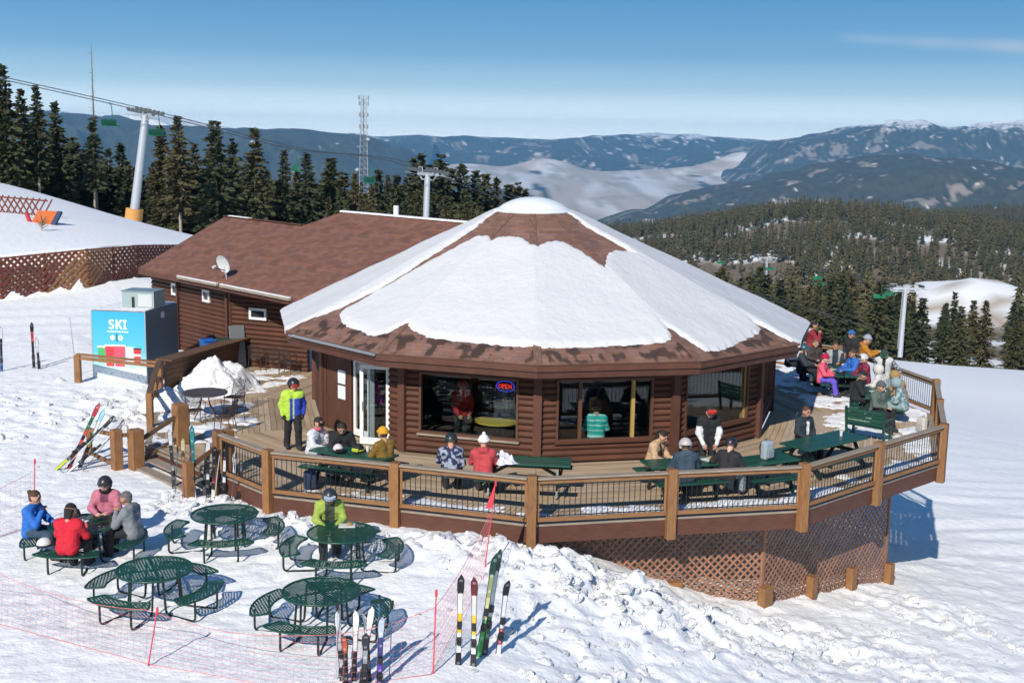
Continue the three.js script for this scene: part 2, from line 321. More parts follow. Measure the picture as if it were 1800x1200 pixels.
range('wooded_hill', 'dark forested rounded hill with small clearings in front of the mountains', -6000, -300, 5200, spline([[-300, -480], [300, -400], [645, -312], [842, -236], [1122, -176], [1347, -116], [1543, -72], [1768, -42], [1964, -40], [2189, -58], [2525, -94], [3600, -160], [5200, -190]]), -480, 1700, 900, .5, 29, 560, .85);
// ---------------------------------------------------------------- materials of the lodge
M.posterA = mat(1,1,1,.6); M.posterB = mat(1,1,1,.6);
function woodTex(base, dark, seed, n = 256) { return tex(n, n, (u, v) => { const g = tnoise(u, v, 3, seed) * .35 + perlin.noise(u * 4, v * 46 + 3 * tnoise(u, v, 2, seed + 1), seed) * .5 + perlin.noise(u * 9, v * 120, seed + 4) * .25; return mix(base, dark, .45 + g * .9); }); }
const woodBump = tex(256, 256, (u, v) => [.5 + perlin.noise(u * 5, v * 60, 2) * .3 + perlin.noise(u * 16, v * 120, 7) * .2], false);
const T = {
  siding: woodTex([.112, .042, .021], [.056, .019, .0105], 1), post: woodTex([.34, .165, .062], [.15, .07, .03], 2), deck: woodTex([.56, .43, .30], [.33, .245, .165], 3),
  weathered: woodTex([.36, .30, .235], [.2, .155, .115], 4), skirt: woodTex([.40, .2, .12], [.24, .11, .06], 5), fascia: woodTex([.128, .048, .028], [.07, .025, .0155], 6), darkwood: woodTex([.16, .085, .045], [.08, .04, .022], 8),
};
const wood = (t, rough = .75, extra = {}) => new THREE.MeshStandardMaterial({ map: t, roughness: rough, bumpMap: woodBump, bumpScale: .004, side: THREE.DoubleSide, ...extra });
Object.assign(M, { siding: wood(T.siding), post: wood(T.post), deckA: wood(T.deck), deckB: wood(T.deck, .8, { color: rgb(.86, .84, .8) }), deckC: wood(T.deck, .8, { color: rgb(1, .95, .86) }), deckD: wood(T.deck, .85, { color: rgb(.7, .66, .62) }), weathered: wood(T.weathered), skirt: wood(T.skirt), skirtB: wood(T.skirt, .8, { color: rgb(.75, .78, .8) }), fascia: wood(T.fascia, .7), fasciaB: wood(T.fascia, .75, { color: rgb(.8, .8, .8) }), darkwood: wood(T.darkwood),
  whitepaint: mat(.78, .78, .76, .5), tanframe: mat(.42, .27, .08, .6), brownframe: mat(.11, .045, .026, .6), greymetal: mat(.32, .35, .37, .45, { metalness: .6 }), galv: mat(.5, .53, .55, .4, { metalness: .7 }), blackmetal: mat(.012, .012, .014, .45), black: mat(.015, .015, .017, .7),
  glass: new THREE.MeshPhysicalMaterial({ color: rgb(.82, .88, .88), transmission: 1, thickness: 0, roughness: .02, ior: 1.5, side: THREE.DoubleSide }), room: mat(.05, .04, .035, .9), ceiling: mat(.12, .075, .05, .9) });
const shingle = (seed, tint) => tex(512, 512, (u, v) => { // a 2.4 m square of shingles, 16 courses
  const rows = 16, r = Math.floor(v * rows), fv = v * rows - r, off = (r * .37 + .21 * ((r * 7) % 3)) % 1, cols = 8, c = Math.floor((u * cols + off * cols) % cols), fu = (u * cols + off * cols) % 1;
  const h = (Math.sin((r * 57 + c * 131 + seed * 17) * 12.9898) * 43758.5453 % 1 + 1) % 1, h2 = (Math.sin((r * 91 + c * 37 + seed) * 78.233) * 12543.123 % 1 + 1) % 1;
  let k = .8 + .38 * h + .22 * perlin.noise(u * 90, v * 90, seed) + .16 * tnoise(u, v, 5, seed); if (fv < .09) k *= .62; if (fu < .03) k *= .72;
  const red = (h2 - .5) * .3; return [tint[0] * k * (1 + red * .4), tint[1] * k * (1 - red * .1), tint[2] * k * (1 - red)]; });
const shBump = tex(512, 512, (u, v) => { const r = v * 16, f = r - Math.floor(r); return [.25 + .6 * (1 - f)]; }, false);
M.roof = new THREE.MeshStandardMaterial({ map: shingle(3, [.21, .112, .083]), bumpMap: shBump, bumpScale: .012, roughness: .9, vertexColors: true, side: THREE.DoubleSide });
M.wingRoof = new THREE.MeshStandardMaterial({ map: shingle(8, [.185, .083, .058]), bumpMap: shBump, bumpScale: .012, roughness: .9, vertexColors: true, side: THREE.DoubleSide });
M.dome = mat(.80, .83, .85, .35);

// ---------------------------------------------------------------- the round lodge: twelve sides about (CX, CZ)
const CX = .9552, CZ = -37.5517, PHI = -.038, SIDE = Math.PI / 6;
const ang = k => PHI + k * SIDE, pol = (R, k, y = 0) => V(R * Math.sin(ang(k)), y, R * Math.cos(ang(k)));
const polW = (R, k, y = 0) => pol(R, k, y).add(V(CX, 0, CZ));
const RW = 7.13, RE = 8.22, EAVE = 2.8, RC = 1.2, TOP = 6.06, RD = 12.24;
const rp = (R, k, y = 0) => pol(R, k, y).add(V(-.37 * (RE - R) / (RE - RC), 0, 0));   // the roof's top stands a little off centre
const roofY = R => EAVE + (RE - R) / (RE - RC) * (TOP - EAVE);          // along a hip
const lodge = thing('round_lodge', 'twelve sided brown log lodge with a snow covered conical roof', 'building', [CX, 0, CZ]);
// frame of side s: x runs along the wall from corner s to s+1, z points outwards
function sideMatrix(R, s, y = 0) { const a = pol(R, s, y), b = pol(R, s + 1, y), x = b.clone().sub(a).normalize(), z = x.clone().cross(UP).normalize(); return new THREE.Matrix4().makeBasis(x, UP, z).setPosition(a); }
const LOGH = .166, logGeo = new Map();
function logPiece(L) { // a rounded log face, lying along x, bulging to +z
  const key = L.toFixed(3); if (logGeo.has(key)) return logGeo.get(key);
  const sh = new THREE.Shape(), n = 6; sh.moveTo(0, 0);
  for (let i = 0; i <= n; i++) { const t = i / n; sh.lineTo(.012 + Math.sin(t * Math.PI) ** .75 * .058, t * LOGH * .97); } sh.lineTo(0, LOGH * .97);
  const g = new THREE.ExtrudeGeometry(sh, { depth: L, bevelEnabled: false }); g.rotateY(Math.PI / 2); g.translate(0, 0, 0);
  g.applyMatrix4(new THREE.Matrix4().makeBasis(V(-1, 0, 0), UP, V(0, 0, -1))); g.translate(L, 0, 0);
  // ends up along -x..; set it to 0..L and bulging to +z
  g.computeBoundingBox(); const b = g.boundingBox; g.translate(-b.min.x, -b.min.y, 0); if (b.max.z < .01) g.scale(1, 1, -1);
  const p = g.attributes.position, u = g.attributes.uv; for (let i = 0; i < p.count; i++) u.setXY(i, p.getX(i) * .6, p.getY(i) + p.getZ(i));
  g.computeVertexNormals(); logGeo.set(key, g); return g;
}
const WL = 2 * RW * Math.sin(SIDE / 2);
const rndL = rng(11);
M.logs = [M.siding, wood(T.siding, .7, { color: rgb(.86, .86, .86) }), wood(T.siding, .8, { color: rgb(1.12, 1.08, 1.05) })];
function logWall(part, L, H, holes) { // log courses with openings; holes [[x0,x1,y0,y1],...]
  for (let r = 0; r * LOGH < H - .05; r++) {
    const y = r * LOGH; let cuts = [[0, L]];
    for (const [x0, x1, y0, y1] of holes) if (y + LOGH * .5 > y0 && y + LOGH * .5 < y1) cuts = cuts.flatMap(([a, b]) => [[a, Math.min(b, x0)], [Math.max(a, x1), b]]).filter(([a, b]) => b - a > .04);
    for (const [a, b] of cuts) { const m = mesh('log', logPiece(b - a), M.logs[Math.floor(rndL() * 3)], part); m.position.set(a, y, 0); }
  }
}
function backing(part, L, H, holes) { // the wall behind the logs, with the openings left free
  const s = new THREE.Shape(); s.moveTo(0, 0); s.lineTo(L, 0); s.lineTo(L, H); s.lineTo(0, H); s.closePath();
  for (const [x0, x1, y0, y1] of holes) { const h = new THREE.Path(), e = .002; h.moveTo(x0, Math.max(e, y0)); h.lineTo(x0, y1); h.lineTo(x1, y1); h.lineTo(x1, Math.max(e, y0)); h.closePath(); s.holes.push(h); }
  const g = new THREE.ExtrudeGeometry(s, { depth: .1, bevelEnabled: false }); g.translate(0, 0, -.104); mesh('backing', g, M.siding, part);
}
function window_(part, x0, x1, y0, y1, mullions, frameMat, sillMat, mullMat) {
  const w = new THREE.Group(); w.name = 'window'; part.parent.add(w); w.applyMatrix4(part.matrix);
  mesh('frame', merge([box((x0 + x1) / 2, y0 + .03, .02, x1 - x0, .06, .13), box((x0 + x1) / 2, y1 - .03, .02, x1 - x0, .06, .13), box(x0 + .03, (y0 + y1) / 2, .02, .06, y1 - y0 - .124, .13), box(x1 - .03, (y0 + y1) / 2, .02, .06, y1 - y0 - .124, .13)]), frameMat, w);
  mesh('sill', box((x0 + x1) / 2, y0 - .02, .075, x1 - x0 + .08, .05, .12), sillMat, w);
  const cuts = [x0 + .06, ...mullions, x1 - .06];
  mullions.forEach((m, i) => mesh('mullion', box(m, (y0 + y1) / 2, .02, .085, y1 - y0 - .124, .11), (Array.isArray(mullMat) ? mullMat[i] : mullMat) ?? frameMat, w));
  for (let i = 1; i < cuts.length; i++) mesh('pane', box((cuts[i] + cuts[i - 1]) / 2, (y0 + y1) / 2, 0, cuts[i] - cuts[i - 1] - .09, y1 - y0 - .13, .008), M.glass, w);
  return w;
}
const WALLH = 2.44;
for (let s = -6; s < 6; s++) {
  const part = new THREE.Group(); part.name = 'wall'; lodge.add(part); part.applyMatrix4(sideMatrix(RW, s)); part.updateMatrix();
  const win = { [-1]: [.46, 3.2, .55, 2.2], 0: [.48, 3.1, .56, 2.2], 1: [.4, 3.15, .6, 2.2], 2: [.58, 3.15, .6, 2.2], [-4]: null }[s];
  if (s >= -3 && s <= 2) {
    if (s === -2) { // the entrance: two posters on a plank panel, white framed doors
      const holes = [[1.42, 3.1, 0, 2.25]]; backing(part, WL, WALLH, holes); logWall(part, WL, WALLH, [[.08, 1.40, 0, 2.3], ...holes]);
      mesh('panel', box(.74, 1.15, .03, 1.3, 2.3, .05), M.siding, part);
      mesh('panel_trim', merge([box(.12, 1.15, .065, .12, 2.3, .03), box(1.34, 1.15, .065, .1, 2.3, .03)]), M.fascia, part);
      for (const y of [1.58, 1.14]) mesh('poster', box(.92, y, .062, .36, .38, .008), y > 1.3 ? M.posterA : M.posterB, part);
    } else {
      const holes = win ? [win] : []; backing(part, WL, WALLH, holes); logWall(part, WL, WALLH, holes);
      if (win) {
        if (s === -1) window_(part, ...win, [], M.brownframe, M.weathered);
        if (s === 0) window_(part, ...win, [1.12, 2.55], M.brownframe, M.siding, [M.brownframe, M.tanframe]);
        if (s === 1) { window_(part, ...win, [], M.brownframe, M.siding); mesh('reveal', box(win[1] - .07, (win[2] + win[3]) / 2, -.05, .1, win[3] - win[2], .14), M.tanframe, part); }
        if (s === 2) window_(part, ...win, [1.9], M.brownframe, M.siding);
      }
    }
  } else backing(part, WL, WALLH, []);
  const c = pol(RW + .03, s); mesh('corner_post', box(c.x, WALLH / 2, c.z, .22, WALLH, .22, ang(s)), M.fascia, lodge);
}
function poster(seed, top) { // a notice: pale sheet with a heading, lines of print and a picture
  const c = document.createElement('canvas'); c.width = 128; c.height = 136; const x = c.getContext('2d');
  x.fillStyle = '#dfe6e6'; x.fillRect(0, 0, 128, 136); x.fillStyle = top; x.fillRect(8, seed ? 10 : 78, 112, seed ? 30 : 48); x.fillStyle = '#5f7f8c';
  for (let k = 0; k < 6; k++) x.fillRect(14, (seed ? 52 : 14) + k * 11, 60 + (k * 37 + seed * 11) % 42, 4);
  if (seed) { x.fillStyle = '#6fb7d2'; x.fillRect(8, 104, 112, 26); }
  const t = new THREE.CanvasTexture(c); t.colorSpace = THREE.SRGBColorSpace; return t;
}
M.posterA.map = poster(0, '#a9cbd6'); M.posterB.map = poster(1, '#8fc4da');
{ // entrance: a white framed glazed leaf, a white jamb, and a second leaf standing open
  const mtx = sideMatrix(RW, -2), d = new THREE.Group(); d.name = 'door'; lodge.add(d); d.applyMatrix4(mtx);
  const leaf = (x0, x1, y0, y1) => merge([box(x0 + .05, (y0 + y1) / 2, 0, .1, y1 - y0, .06), box(x1 - .05, (y0 + y1) / 2, 0, .1, y1 - y0, .06), box((x0 + x1) / 2, y0 + .09, 0, x1 - x0 - .2, .18, .06), box((x0 + x1) / 2, y1 - .06, 0, x1 - x0 - .2, .12, .06)]);
  mesh('frame', leaf(1.44, 2.2, .03, 2.22), M.whitepaint, d); mesh('pane', box(1.82, 1.15, 0, .56, 1.92, .008), M.glass, d);
  mesh('jamb', box(2.27, 1.12, .02, .09, 2.24, .14), M.whitepaint, d);
  const o = new THREE.Group(); o.name = 'open_door'; lodge.add(o); o.applyMatrix4(mtx); o.translateX(3.08); o.rotateY(.62);
  mesh('frame', leaf(-.84, 0, .03, 2.22), M.whitepaint, o); mesh('pane', box(-.42, 1.15, 0, .64, 1.92, .008), M.glass, o); mesh('handle', rod(V(-.76, .95, .05), V(-.76, 1.2, .05), .014), M.galv, o);
}
// floor, ceiling, soffit
{
  const ngon = (R, n = 12) => Array.from({ length: n }, (_, k) => { const p = pol(R, k); return [p.x, p.z]; });
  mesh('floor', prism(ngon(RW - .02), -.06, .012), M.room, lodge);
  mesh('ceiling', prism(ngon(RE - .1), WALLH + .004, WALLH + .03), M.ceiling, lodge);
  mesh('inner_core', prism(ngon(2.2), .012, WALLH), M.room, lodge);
}
// roof: one panel for each side, hip caps, fascia boards in two steps
const roofPart = new THREE.Group(); roofPart.name = 'roof'; lodge.add(roofPart);
for (let s = -6; s < 6; s++) {
  const nu = 84, nv = 46, P = [], UVs = [], C = [], idx = [], a0 = rp(RE + .05, s), b0 = rp(RE + .05, s + 1), a1 = rp(RC - .1, s), b1 = rp(RC - .1, s + 1), y0 = roofY(RE + .05), y1 = roofY(RC - .1);
  const slope = Math.hypot((RE - RC) * Math.cos(SIDE / 2), TOP - EAVE);
  for (let j = 0; j <= nv; j++) for (let i = 0; i <= nu; i++) {
    const v = j < 30 ? j / 30 * .16 : .16 + (j - 30) / (nv - 30) * .84, u = i / nu;
    const p = a0.clone().lerp(b0, u).lerp(a1.clone().lerp(b1, u), v); P.push(p.x, lerp(y0, y1, v), p.z);
    const along = (u - .5) * a0.distanceTo(b0) * (1 - v * .86), up = v * slope; UVs.push((along + s * .7) / 2.4, up / 2.4);
    // meltwater has stained the shingles dark below the snow, in runs towards the eave
    const melt = s >= -2 && s <= 1 ? sstep(-.04, .07, noise(along * 1.9 + s * 9, up * 2.6, 4) * .8 + noise(along * 5.6, up * 2.2 + 4, s) * .7 - .02) * sstep(1.02, .82, up + .12 * noise(along * 3, s)) * sstep(.06, .2, up + .22 * noise(along * 4, s + 3)) : 0;
    const k = lerp(1, .3, melt) * (1 + .14 * fbm(along * .7 + s * 5, up * .5, 8, 3)); C.push(k, k, k);
    if (i && j) { const o = j * (nu + 1) + i; idx.push(o - nu - 2, o - nu - 1, o - 1, o - nu - 1, o, o - 1); }
  }
  const g = new THREE.BufferGeometry(); g.setAttribute('position', new THREE.Float32BufferAttribute(P, 3)); g.setAttribute('uv', new THREE.Float32BufferAttribute(UVs, 2)); g.setAttribute('color', new THREE.Float32BufferAttribute(C, 3)); g.setIndex(idx); g.computeVertexNormals();
  mesh('roof_panel', g, M.roof, roofPart);
  const h0 = rp(RE + .04, s, roofY(RE + .04) + .004), h1 = rp(RC, s, roofY(RC) + .004); mesh('hip_cap', colored(bar(h0, h1, .2, .02), () => [.97, .97, .97]), M.roof, roofPart);
  const m = sideMatrix(RE, s), L = 2 * RE * Math.sin(SIDE / 2);
  const f1 = box(L / 2, EAVE - .095, .0, L + .01, .185, .05); f1.applyMatrix4(m); mesh('fascia_board', f1, M.fascia, lodge);
  const f2 = box(L / 2, EAVE - .275, -.05, L - .02, .17, .05); f2.applyMatrix4(m); mesh('fascia_board', f2, M.fasciaB, lodge);
}
{ // gutter along the entrance side
  const m = sideMatrix(RE, -2), L = 2 * RE * Math.sin(SIDE / 2), sh = new THREE.Shape(); sh.absarc(0, 0, .065, Math.PI, 2 * Math.PI); sh.absarc(0, 0, .05, 2 * Math.PI, Math.PI, true);
  const g = new THREE.ExtrudeGeometry(sh, { depth: L - .35, bevelEnabled: false }); g.rotateY(Math.PI / 2); g.translate(.3, EAVE - .02, .1); g.applyMatrix4(m); mesh('gutter', g, M.galv, lodge);
}
{ // curb and domed skylight on top
  const ring = (r0, r1, y0, y1) => { const g = new THREE.CylinderGeometry(r1, r0, y1 - y0, 12, 1, true); g.rotateY(PHI); g.translate(0, (y0 + y1) / 2, 0); return g; };
  const curb = ring(RC + .02, RC - .04, TOP - .12, TOP + .06); curb.translate(-.37, 0, 0); mesh('skylight_curb', curb, M.fascia, lodge);
  const pts = [V(1.2, .0, 0), V(1.22, .05, 0), V(1.16, .09, 0), V(1.06, .13, 0), V(.9, .24, 0), V(.6, .37, 0), V(.3, .44, 0), V(0, .46, 0)].map(p => new THREE.Vector2(p.x, p.y));
  const g = new THREE.LatheGeometry(new THREE.SplineCurve(pts).getPoints(28), 48); g.translate(-.37, TOP, 0); mesh('skylight_dome', g, M.dome, lodge);
}
// roof snow: a sheet of settled snow, thick in the middle, with melted-back edges
{
  const A = [[-5.79, 3.9], [-5.67, 4.38], [-5.42, 4.84], [-5.09, 5.27], [-4.81, 5.68], [-4.55, 5.95], [-4.2, 6.02], [-3.72, 5.9], [-3.61, 6.09], [-3.4, 6.33], [-3.01, 6.62], [-2.41, 6.88], [-1.68, 7.12], [-0.95, 7.36], [-0.24, 7.54], [0.48, 7.4], [1.2, 7.23], [1.94, 7.02], [2.54, 6.83], [2.92, 6.69], [3.13, 6.53], [3.2, 6.28], [3.09, 6.08], [2.58, 4.8], [1.92, 3.67], [1.59, 3.61], [1.41, 3.39], [1.1, 3.03], [0.79, 2.75], [0.55, 2.56], [0.22, 2.54], [-0.03, 2.69], [-0.27, 2.92], [-0.44, 2.85], [-0.68, 2.5], [-1.01, 2.3], [-1.34, 2.25], [-1.6, 2.4], [-1.67, 2.09], [-1.93, 1.88], [-2.18, 1.87], [-2.66, 2.14], [-3.3, 2.42], [-3.93, 2.74], [-4.55, 3.1], [-5.01, 3.35], [-5.38, 3.59], [-5.69, 3.7]];
  const B = [[1.78, 2.62], [1.98, 2.21], [2.33, 2.01], [2.74, 1.95], [3.7, 2.3], [4.65, 2.8], [5.6, 3.6], [5.77, 4.0], [5.92, 4.16], [5.8, 4.56], [5.52, 4.97], [4.92, 5.79], [4.44, 6.4], [4.03, 6.67], [3.76, 6.5], [3.48, 6.29], [3.27, 6.19], [3.09, 6.08], [2.22, 5.0], [1.56, 3.87]];
  const W = k => { const p = pol(RE + .1, k); return [p.x, p.z]; }, Wi = k => { const p = rp(RC - .1, k); return [p.x, p.z]; };
  const C = [[0.77, 0.69], [1.19, 1.15], [1.69, 1.44], [2.26, 1.79], [2.7, 2.2], [3.55, 2.62], [4.46, 3.12], [5.48, 3.86], [6.01, 4.04], [6.76, 4.4], W(2.06), W(2.4), W(3), W(4), W(5), W(6), Wi(6), Wi(5), Wi(4), Wi(3), Wi(2)];
  const D = [[-1.61, 0.58], [-1.87, 0.9], [-2.12, 1.15], [-2.69, 1.6], [-3.33, 2.06], [-3.95, 2.55], [-4.41, 2.88], [-4.87, 3.14], [-5.8, 3.45], [-6.67, 3.56], [-7.2, 3.57], W(-2.15), W(-2.5), W(-3), W(-4), W(-5), W(-6), Wi(-6), Wi(-5), Wi(-4), Wi(-3), Wi(-2.2)];
  const sd = (poly, x, z) => { let inside = false, best = 1e9; for (let i = 0, j = poly.length - 1; i < poly.length; j = i++) { const [ax, az] = poly[j], [bx, bz] = poly[i]; if ((az > z) !== (bz > z) && x < (bx - ax) * (z - az) / (bz - az) + ax) inside = !inside; const dx = bx - ax, dz = bz - az, t = clamp(((x - ax) * dx + (z - az) * dz) / (dx * dx + dz * dz)); best = Math.min(best, (x - ax - dx * t) ** 2 + (z - az - dz * t) ** 2); } return (inside ? 1 : -1) * Math.sqrt(best); };
  const nt = 720, nr = 96, P = [], keep = [], idx = [], UVs = [];
  for (let j = 0; j <= nr; j++) for (let i = 0; i <= nt; i++) {
    const kk = i / nt * 12 - 6, s = Math.floor(kk), f = kk - s, R = lerp(RC - .05, RE + .07, j / nr);
    const p = rp(R, s).lerp(rp(R, s + 1), f);
    let d = Math.max(sd(A, p.x, p.z), sd(B, p.x, p.z), sd(C, p.x, p.z), sd(D, p.x, p.z)) + .05 * noise(p.x * 4, p.z * 4, 3) + .045 * noise(p.x * 9, p.z * 9, 5);
    const T = .088 + .03 * noise(p.x * .9, p.z * .9, 6) + .008 * noise(p.x * 4, p.z * 4, 8) + .004 * noise(p.x * 13, p.z * 13, 9);
    let h = d > 0 ? T * (1 - Math.exp(-d / .05)) : Math.max(-.06, d * .5);
    P.push(p.x, roofY(R) + h, p.z); UVs.push(p.x / 3.1, p.z / 3.1); keep.push(d);
    if (i && j) { const o = j * (nt + 1) + i, a = o - nt - 2, b = o - nt - 1, c = o - 1; if (Math.max(keep[a], keep[b], keep[c], d) > -.02) idx.push(a, c, b, b, c, o); }
  }
  const g = new THREE.BufferGeometry(); g.setAttribute('position', new THREE.Float32BufferAttribute(P, 3)); g.setAttribute('uv', new THREE.Float32BufferAttribute(UVs, 2)); g.setIndex(idx); g.computeVertexNormals();
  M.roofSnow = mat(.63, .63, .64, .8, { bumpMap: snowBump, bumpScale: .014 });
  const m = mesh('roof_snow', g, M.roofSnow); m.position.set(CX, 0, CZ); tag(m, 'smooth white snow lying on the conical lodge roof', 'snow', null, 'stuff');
}
// ---------------------------------------------------------------- the deck round the lodge
const deck = thing('wooden_deck', 'wide wooden deck of grey tan boards running round the lodge', 'deck', [CX, 0, CZ]);
const rndD = rng(23);
{
  const mats = [M.deckA, M.deckB, M.deckC, M.deckA, M.deckD], cosH = Math.cos(SIDE / 2), tanH = Math.tan(SIDE / 2), a0 = RW * cosH + .07, a1 = RD * cosH - .16, n = 29, w = (a1 - a0) / n;
  for (let s = -4; s < 5; s++) {
    const mid = ang(s + .5), nrm = V(Math.sin(mid), 0, Math.cos(mid)), tan = V(Math.cos(mid), 0, -Math.sin(mid));
    for (let i = 0; i < n; i++) {
      const i0 = a0 + i * w + .006, i1 = a0 + (i + 1) * w - .006, c = (i0 + i1) / 2, y = (rndD() - .5) * .006, g = .004;
      const q = [[i0, -1], [i0, 1], [i1, 1], [i1, -1]].map(([a, sg]) => nrm.clone().multiplyScalar(a).addScaledVector(tan, sg * (a * tanH - g)));
      const geo = new THREE.BufferGeometry(), P = [], UVs = [], ix = [];
      for (const yy of [y, y - .035]) for (const p of q) { P.push(p.x, yy, p.z); UVs.push(p.dot(tan) * .45 + i * .31, p.dot(nrm) * 1.2 + s * .17); }
      ix.push(0, 2, 1, 0, 3, 2, 4, 5, 6, 4, 6, 7); for (let e = 0; e < 4; e++) { const f = (e + 1) % 4; ix.push(e, f, f + 4, e, f + 4, e + 4); }
      geo.setAttribute('position', new THREE.Float32BufferAttribute(P, 3)); geo.setAttribute('uv', new THREE.Float32BufferAttribute(UVs, 2)); geo.setIndex(ix.reverse());
      const flat = geo.toNonIndexed(); flat.computeVertexNormals(); mesh('board', flat, mats[Math.floor(rndD() * 5)], deck);
    }
    // rim board and the pale ledge on top of it
    const m = sideMatrix(RD - .04, s), L = 2 * (RD - .04) * Math.sin(SIDE / 2);
    const r = box(L / 2, -.235, 0, L, .36, .045); r.applyMatrix4(m); mesh('rim_board', r, M.fascia, deck);
    const l = box(L / 2, -.022, -.075, L - .03, .045, .2); l.applyMatrix4(m); mesh('ledge', l, M.weathered, deck);
    const j = box(L / 2, -.14, -1.2, L - .9, .18, .06); j.applyMatrix4(m); mesh('joist', j, M.darkwood, deck);
  }
}
// railing
const railing = thing('deck_railing', 'wooden deck railing with square posts and thin black balusters', 'railing', [CX, 0, CZ]);
{
  const onEdge = (k, y = 0) => { const s = Math.floor(k), f = k - s; return pol(RD + .03, s, y).lerp(pol(RD + .03, s + 1, y), f); };
  const rndR = rng(5), pm = [M.post, wood(T.post, .75, { color: rgb(.86, .84, .8) }), wood(T.post, .75, { color: rgb(1.1, 1.05, .95) }), wood(T.post, .8, { color: rgb(.78, .8, .82) })];
  const ks = [-1.36, -1, -.5, 0, .5, 1, 1.5, 2, 2.5, 3, 3.5, 4, 4.5];
  for (const k of ks) { const p = onEdge(k), top = 1.1 + rndR() * .04; const g = new RoundedBoxGeometry(.21, top + .47, .21, 1, .012); boxUV(g, .21, 1.6, .21); g.rotateY(ang(Number.isInteger(k) ? k : Math.floor(k) + .5)); g.translate(p.x, (top - .47) / 2, p.z); mesh('post', g, pm[Math.floor(rndR() * 4)], railing); }
  const bal = new THREE.CylinderGeometry(.009, .009, .8, 5, 1);
  for (let i = 1; i < ks.length; i++) {
    const a = onEdge(ks[i - 1]), b = onEdge(ks[i]), d = b.clone().sub(a), L = d.length(); d.normalize(); a.addScaledVector(d, .11); b.addScaledVector(d, -.11);
    const at = (p, y) => p.clone().setY(y);
    mesh('top_rail', bar(at(a, 1.05), at(b, 1.05), .15, .045), M.weathered, railing); mesh('upper_rail', bar(at(a, .975), at(b, .975), .045, .09), M.post, railing); mesh('bottom_rail', bar(at(a, .125), at(b, .125), .05, .09), M.post, railing);
    for (const [p, q] of [[a, 1], [b, -1]]) { const c = p.clone().addScaledVector(d, q * .03); mesh('stile', bar(at(c, .172), at(c, .928), .05, .05), M.post, railing); }
    const n = Math.max(2, Math.round((L - .3) / .122)); if (ks[i] > 3.6) continue;
    for (let t = 1; t < n; t++) { const m = mesh('baluster', bal, M.blackmetal, railing); const c = a.clone().lerp(b, t / n); m.position.set(c.x, .55, c.z); }
    for (const y of [.2, .9]) mesh('baluster_rail', bar(at(a, y), at(b, y), .012, .025), M.blackmetal, railing);
  }
}
// lattice skirt under the deck and its stub posts
const skirt = thing('lattice_skirt', 'brown diagonal wooden lattice closing the space under the deck', 'lattice', [CX, 0, CZ]);
{
  const RS = 11, L = 2 * RS * Math.sin(SIDE / 2), top = -.44;
  for (const [s, x0, x1, low] of [[-1, 4.1, L, -2.2], [0, 0, L, -3.3], [1, 0, L, -4.1]]) {
    const m = sideMatrix(RS, s), H = top - low, put = (g, mt, name = 'slat') => { g.applyMatrix4(m); mesh(name, g, mt, skirt); };
    for (const dir of [1, -1]) for (let c = x0 - H; c < x1 + H; c += .19) { // slats at 45 degrees, clipped to the panel
      let a = dir > 0 ? [c, low] : [c, top], b = dir > 0 ? [c + H, top] : [c + H, low];
      const clip = x => { const t = (x - a[0]) / (b[0] - a[0]); return [x, lerp(a[1], b[1], t)]; };
      if (b[0] < x0 + .08 || a[0] > x1 - .08) continue; let p = a, q = b; if (a[0] < x0) p = clip(x0); if (b[0] > x1) q = clip(x1);
      put(bar(V(p[0], p[1], dir * .006), V(q[0], q[1], dir * .006), .009, .052), rndD() < .6 ? M.skirt : M.skirtB);
    }
    put(box((x0 + x1) / 2, top + .04, .02, x1 - x0, .09, .04), M.fascia, 'frame');
    if (x0 === 0) put(box(.0, (top + low) / 2, 0, .09, H, .06), M.skirt, 'frame'); if (s === 1) put(box(L, (top + low) / 2, 0, .07, H, .06), M.skirtB, 'frame');
  }
  const stub = (k, w, h, gy) => { const s = Math.floor(k), p = pol(RS + .16, s).lerp(pol(RS + .16, s + 1), k - s), y = gy; const g = new RoundedBoxGeometry(w, h + .5, .2, 1, .015); boxUV(g, w, h + .5, .2); g.rotateY(ang(s + .5)); g.translate(p.x, y + h / 2 - .25, p.z); mesh('stub_post', g, M.post, skirt); };
  stub(.6, .34, .62, -2.52); stub(1, .36, .62, -2.8); stub(1.34, .24, .62, -3.0); stub(1.66, .24, .66, -3.25); stub(1.99, .22, .7, -3.62);
}
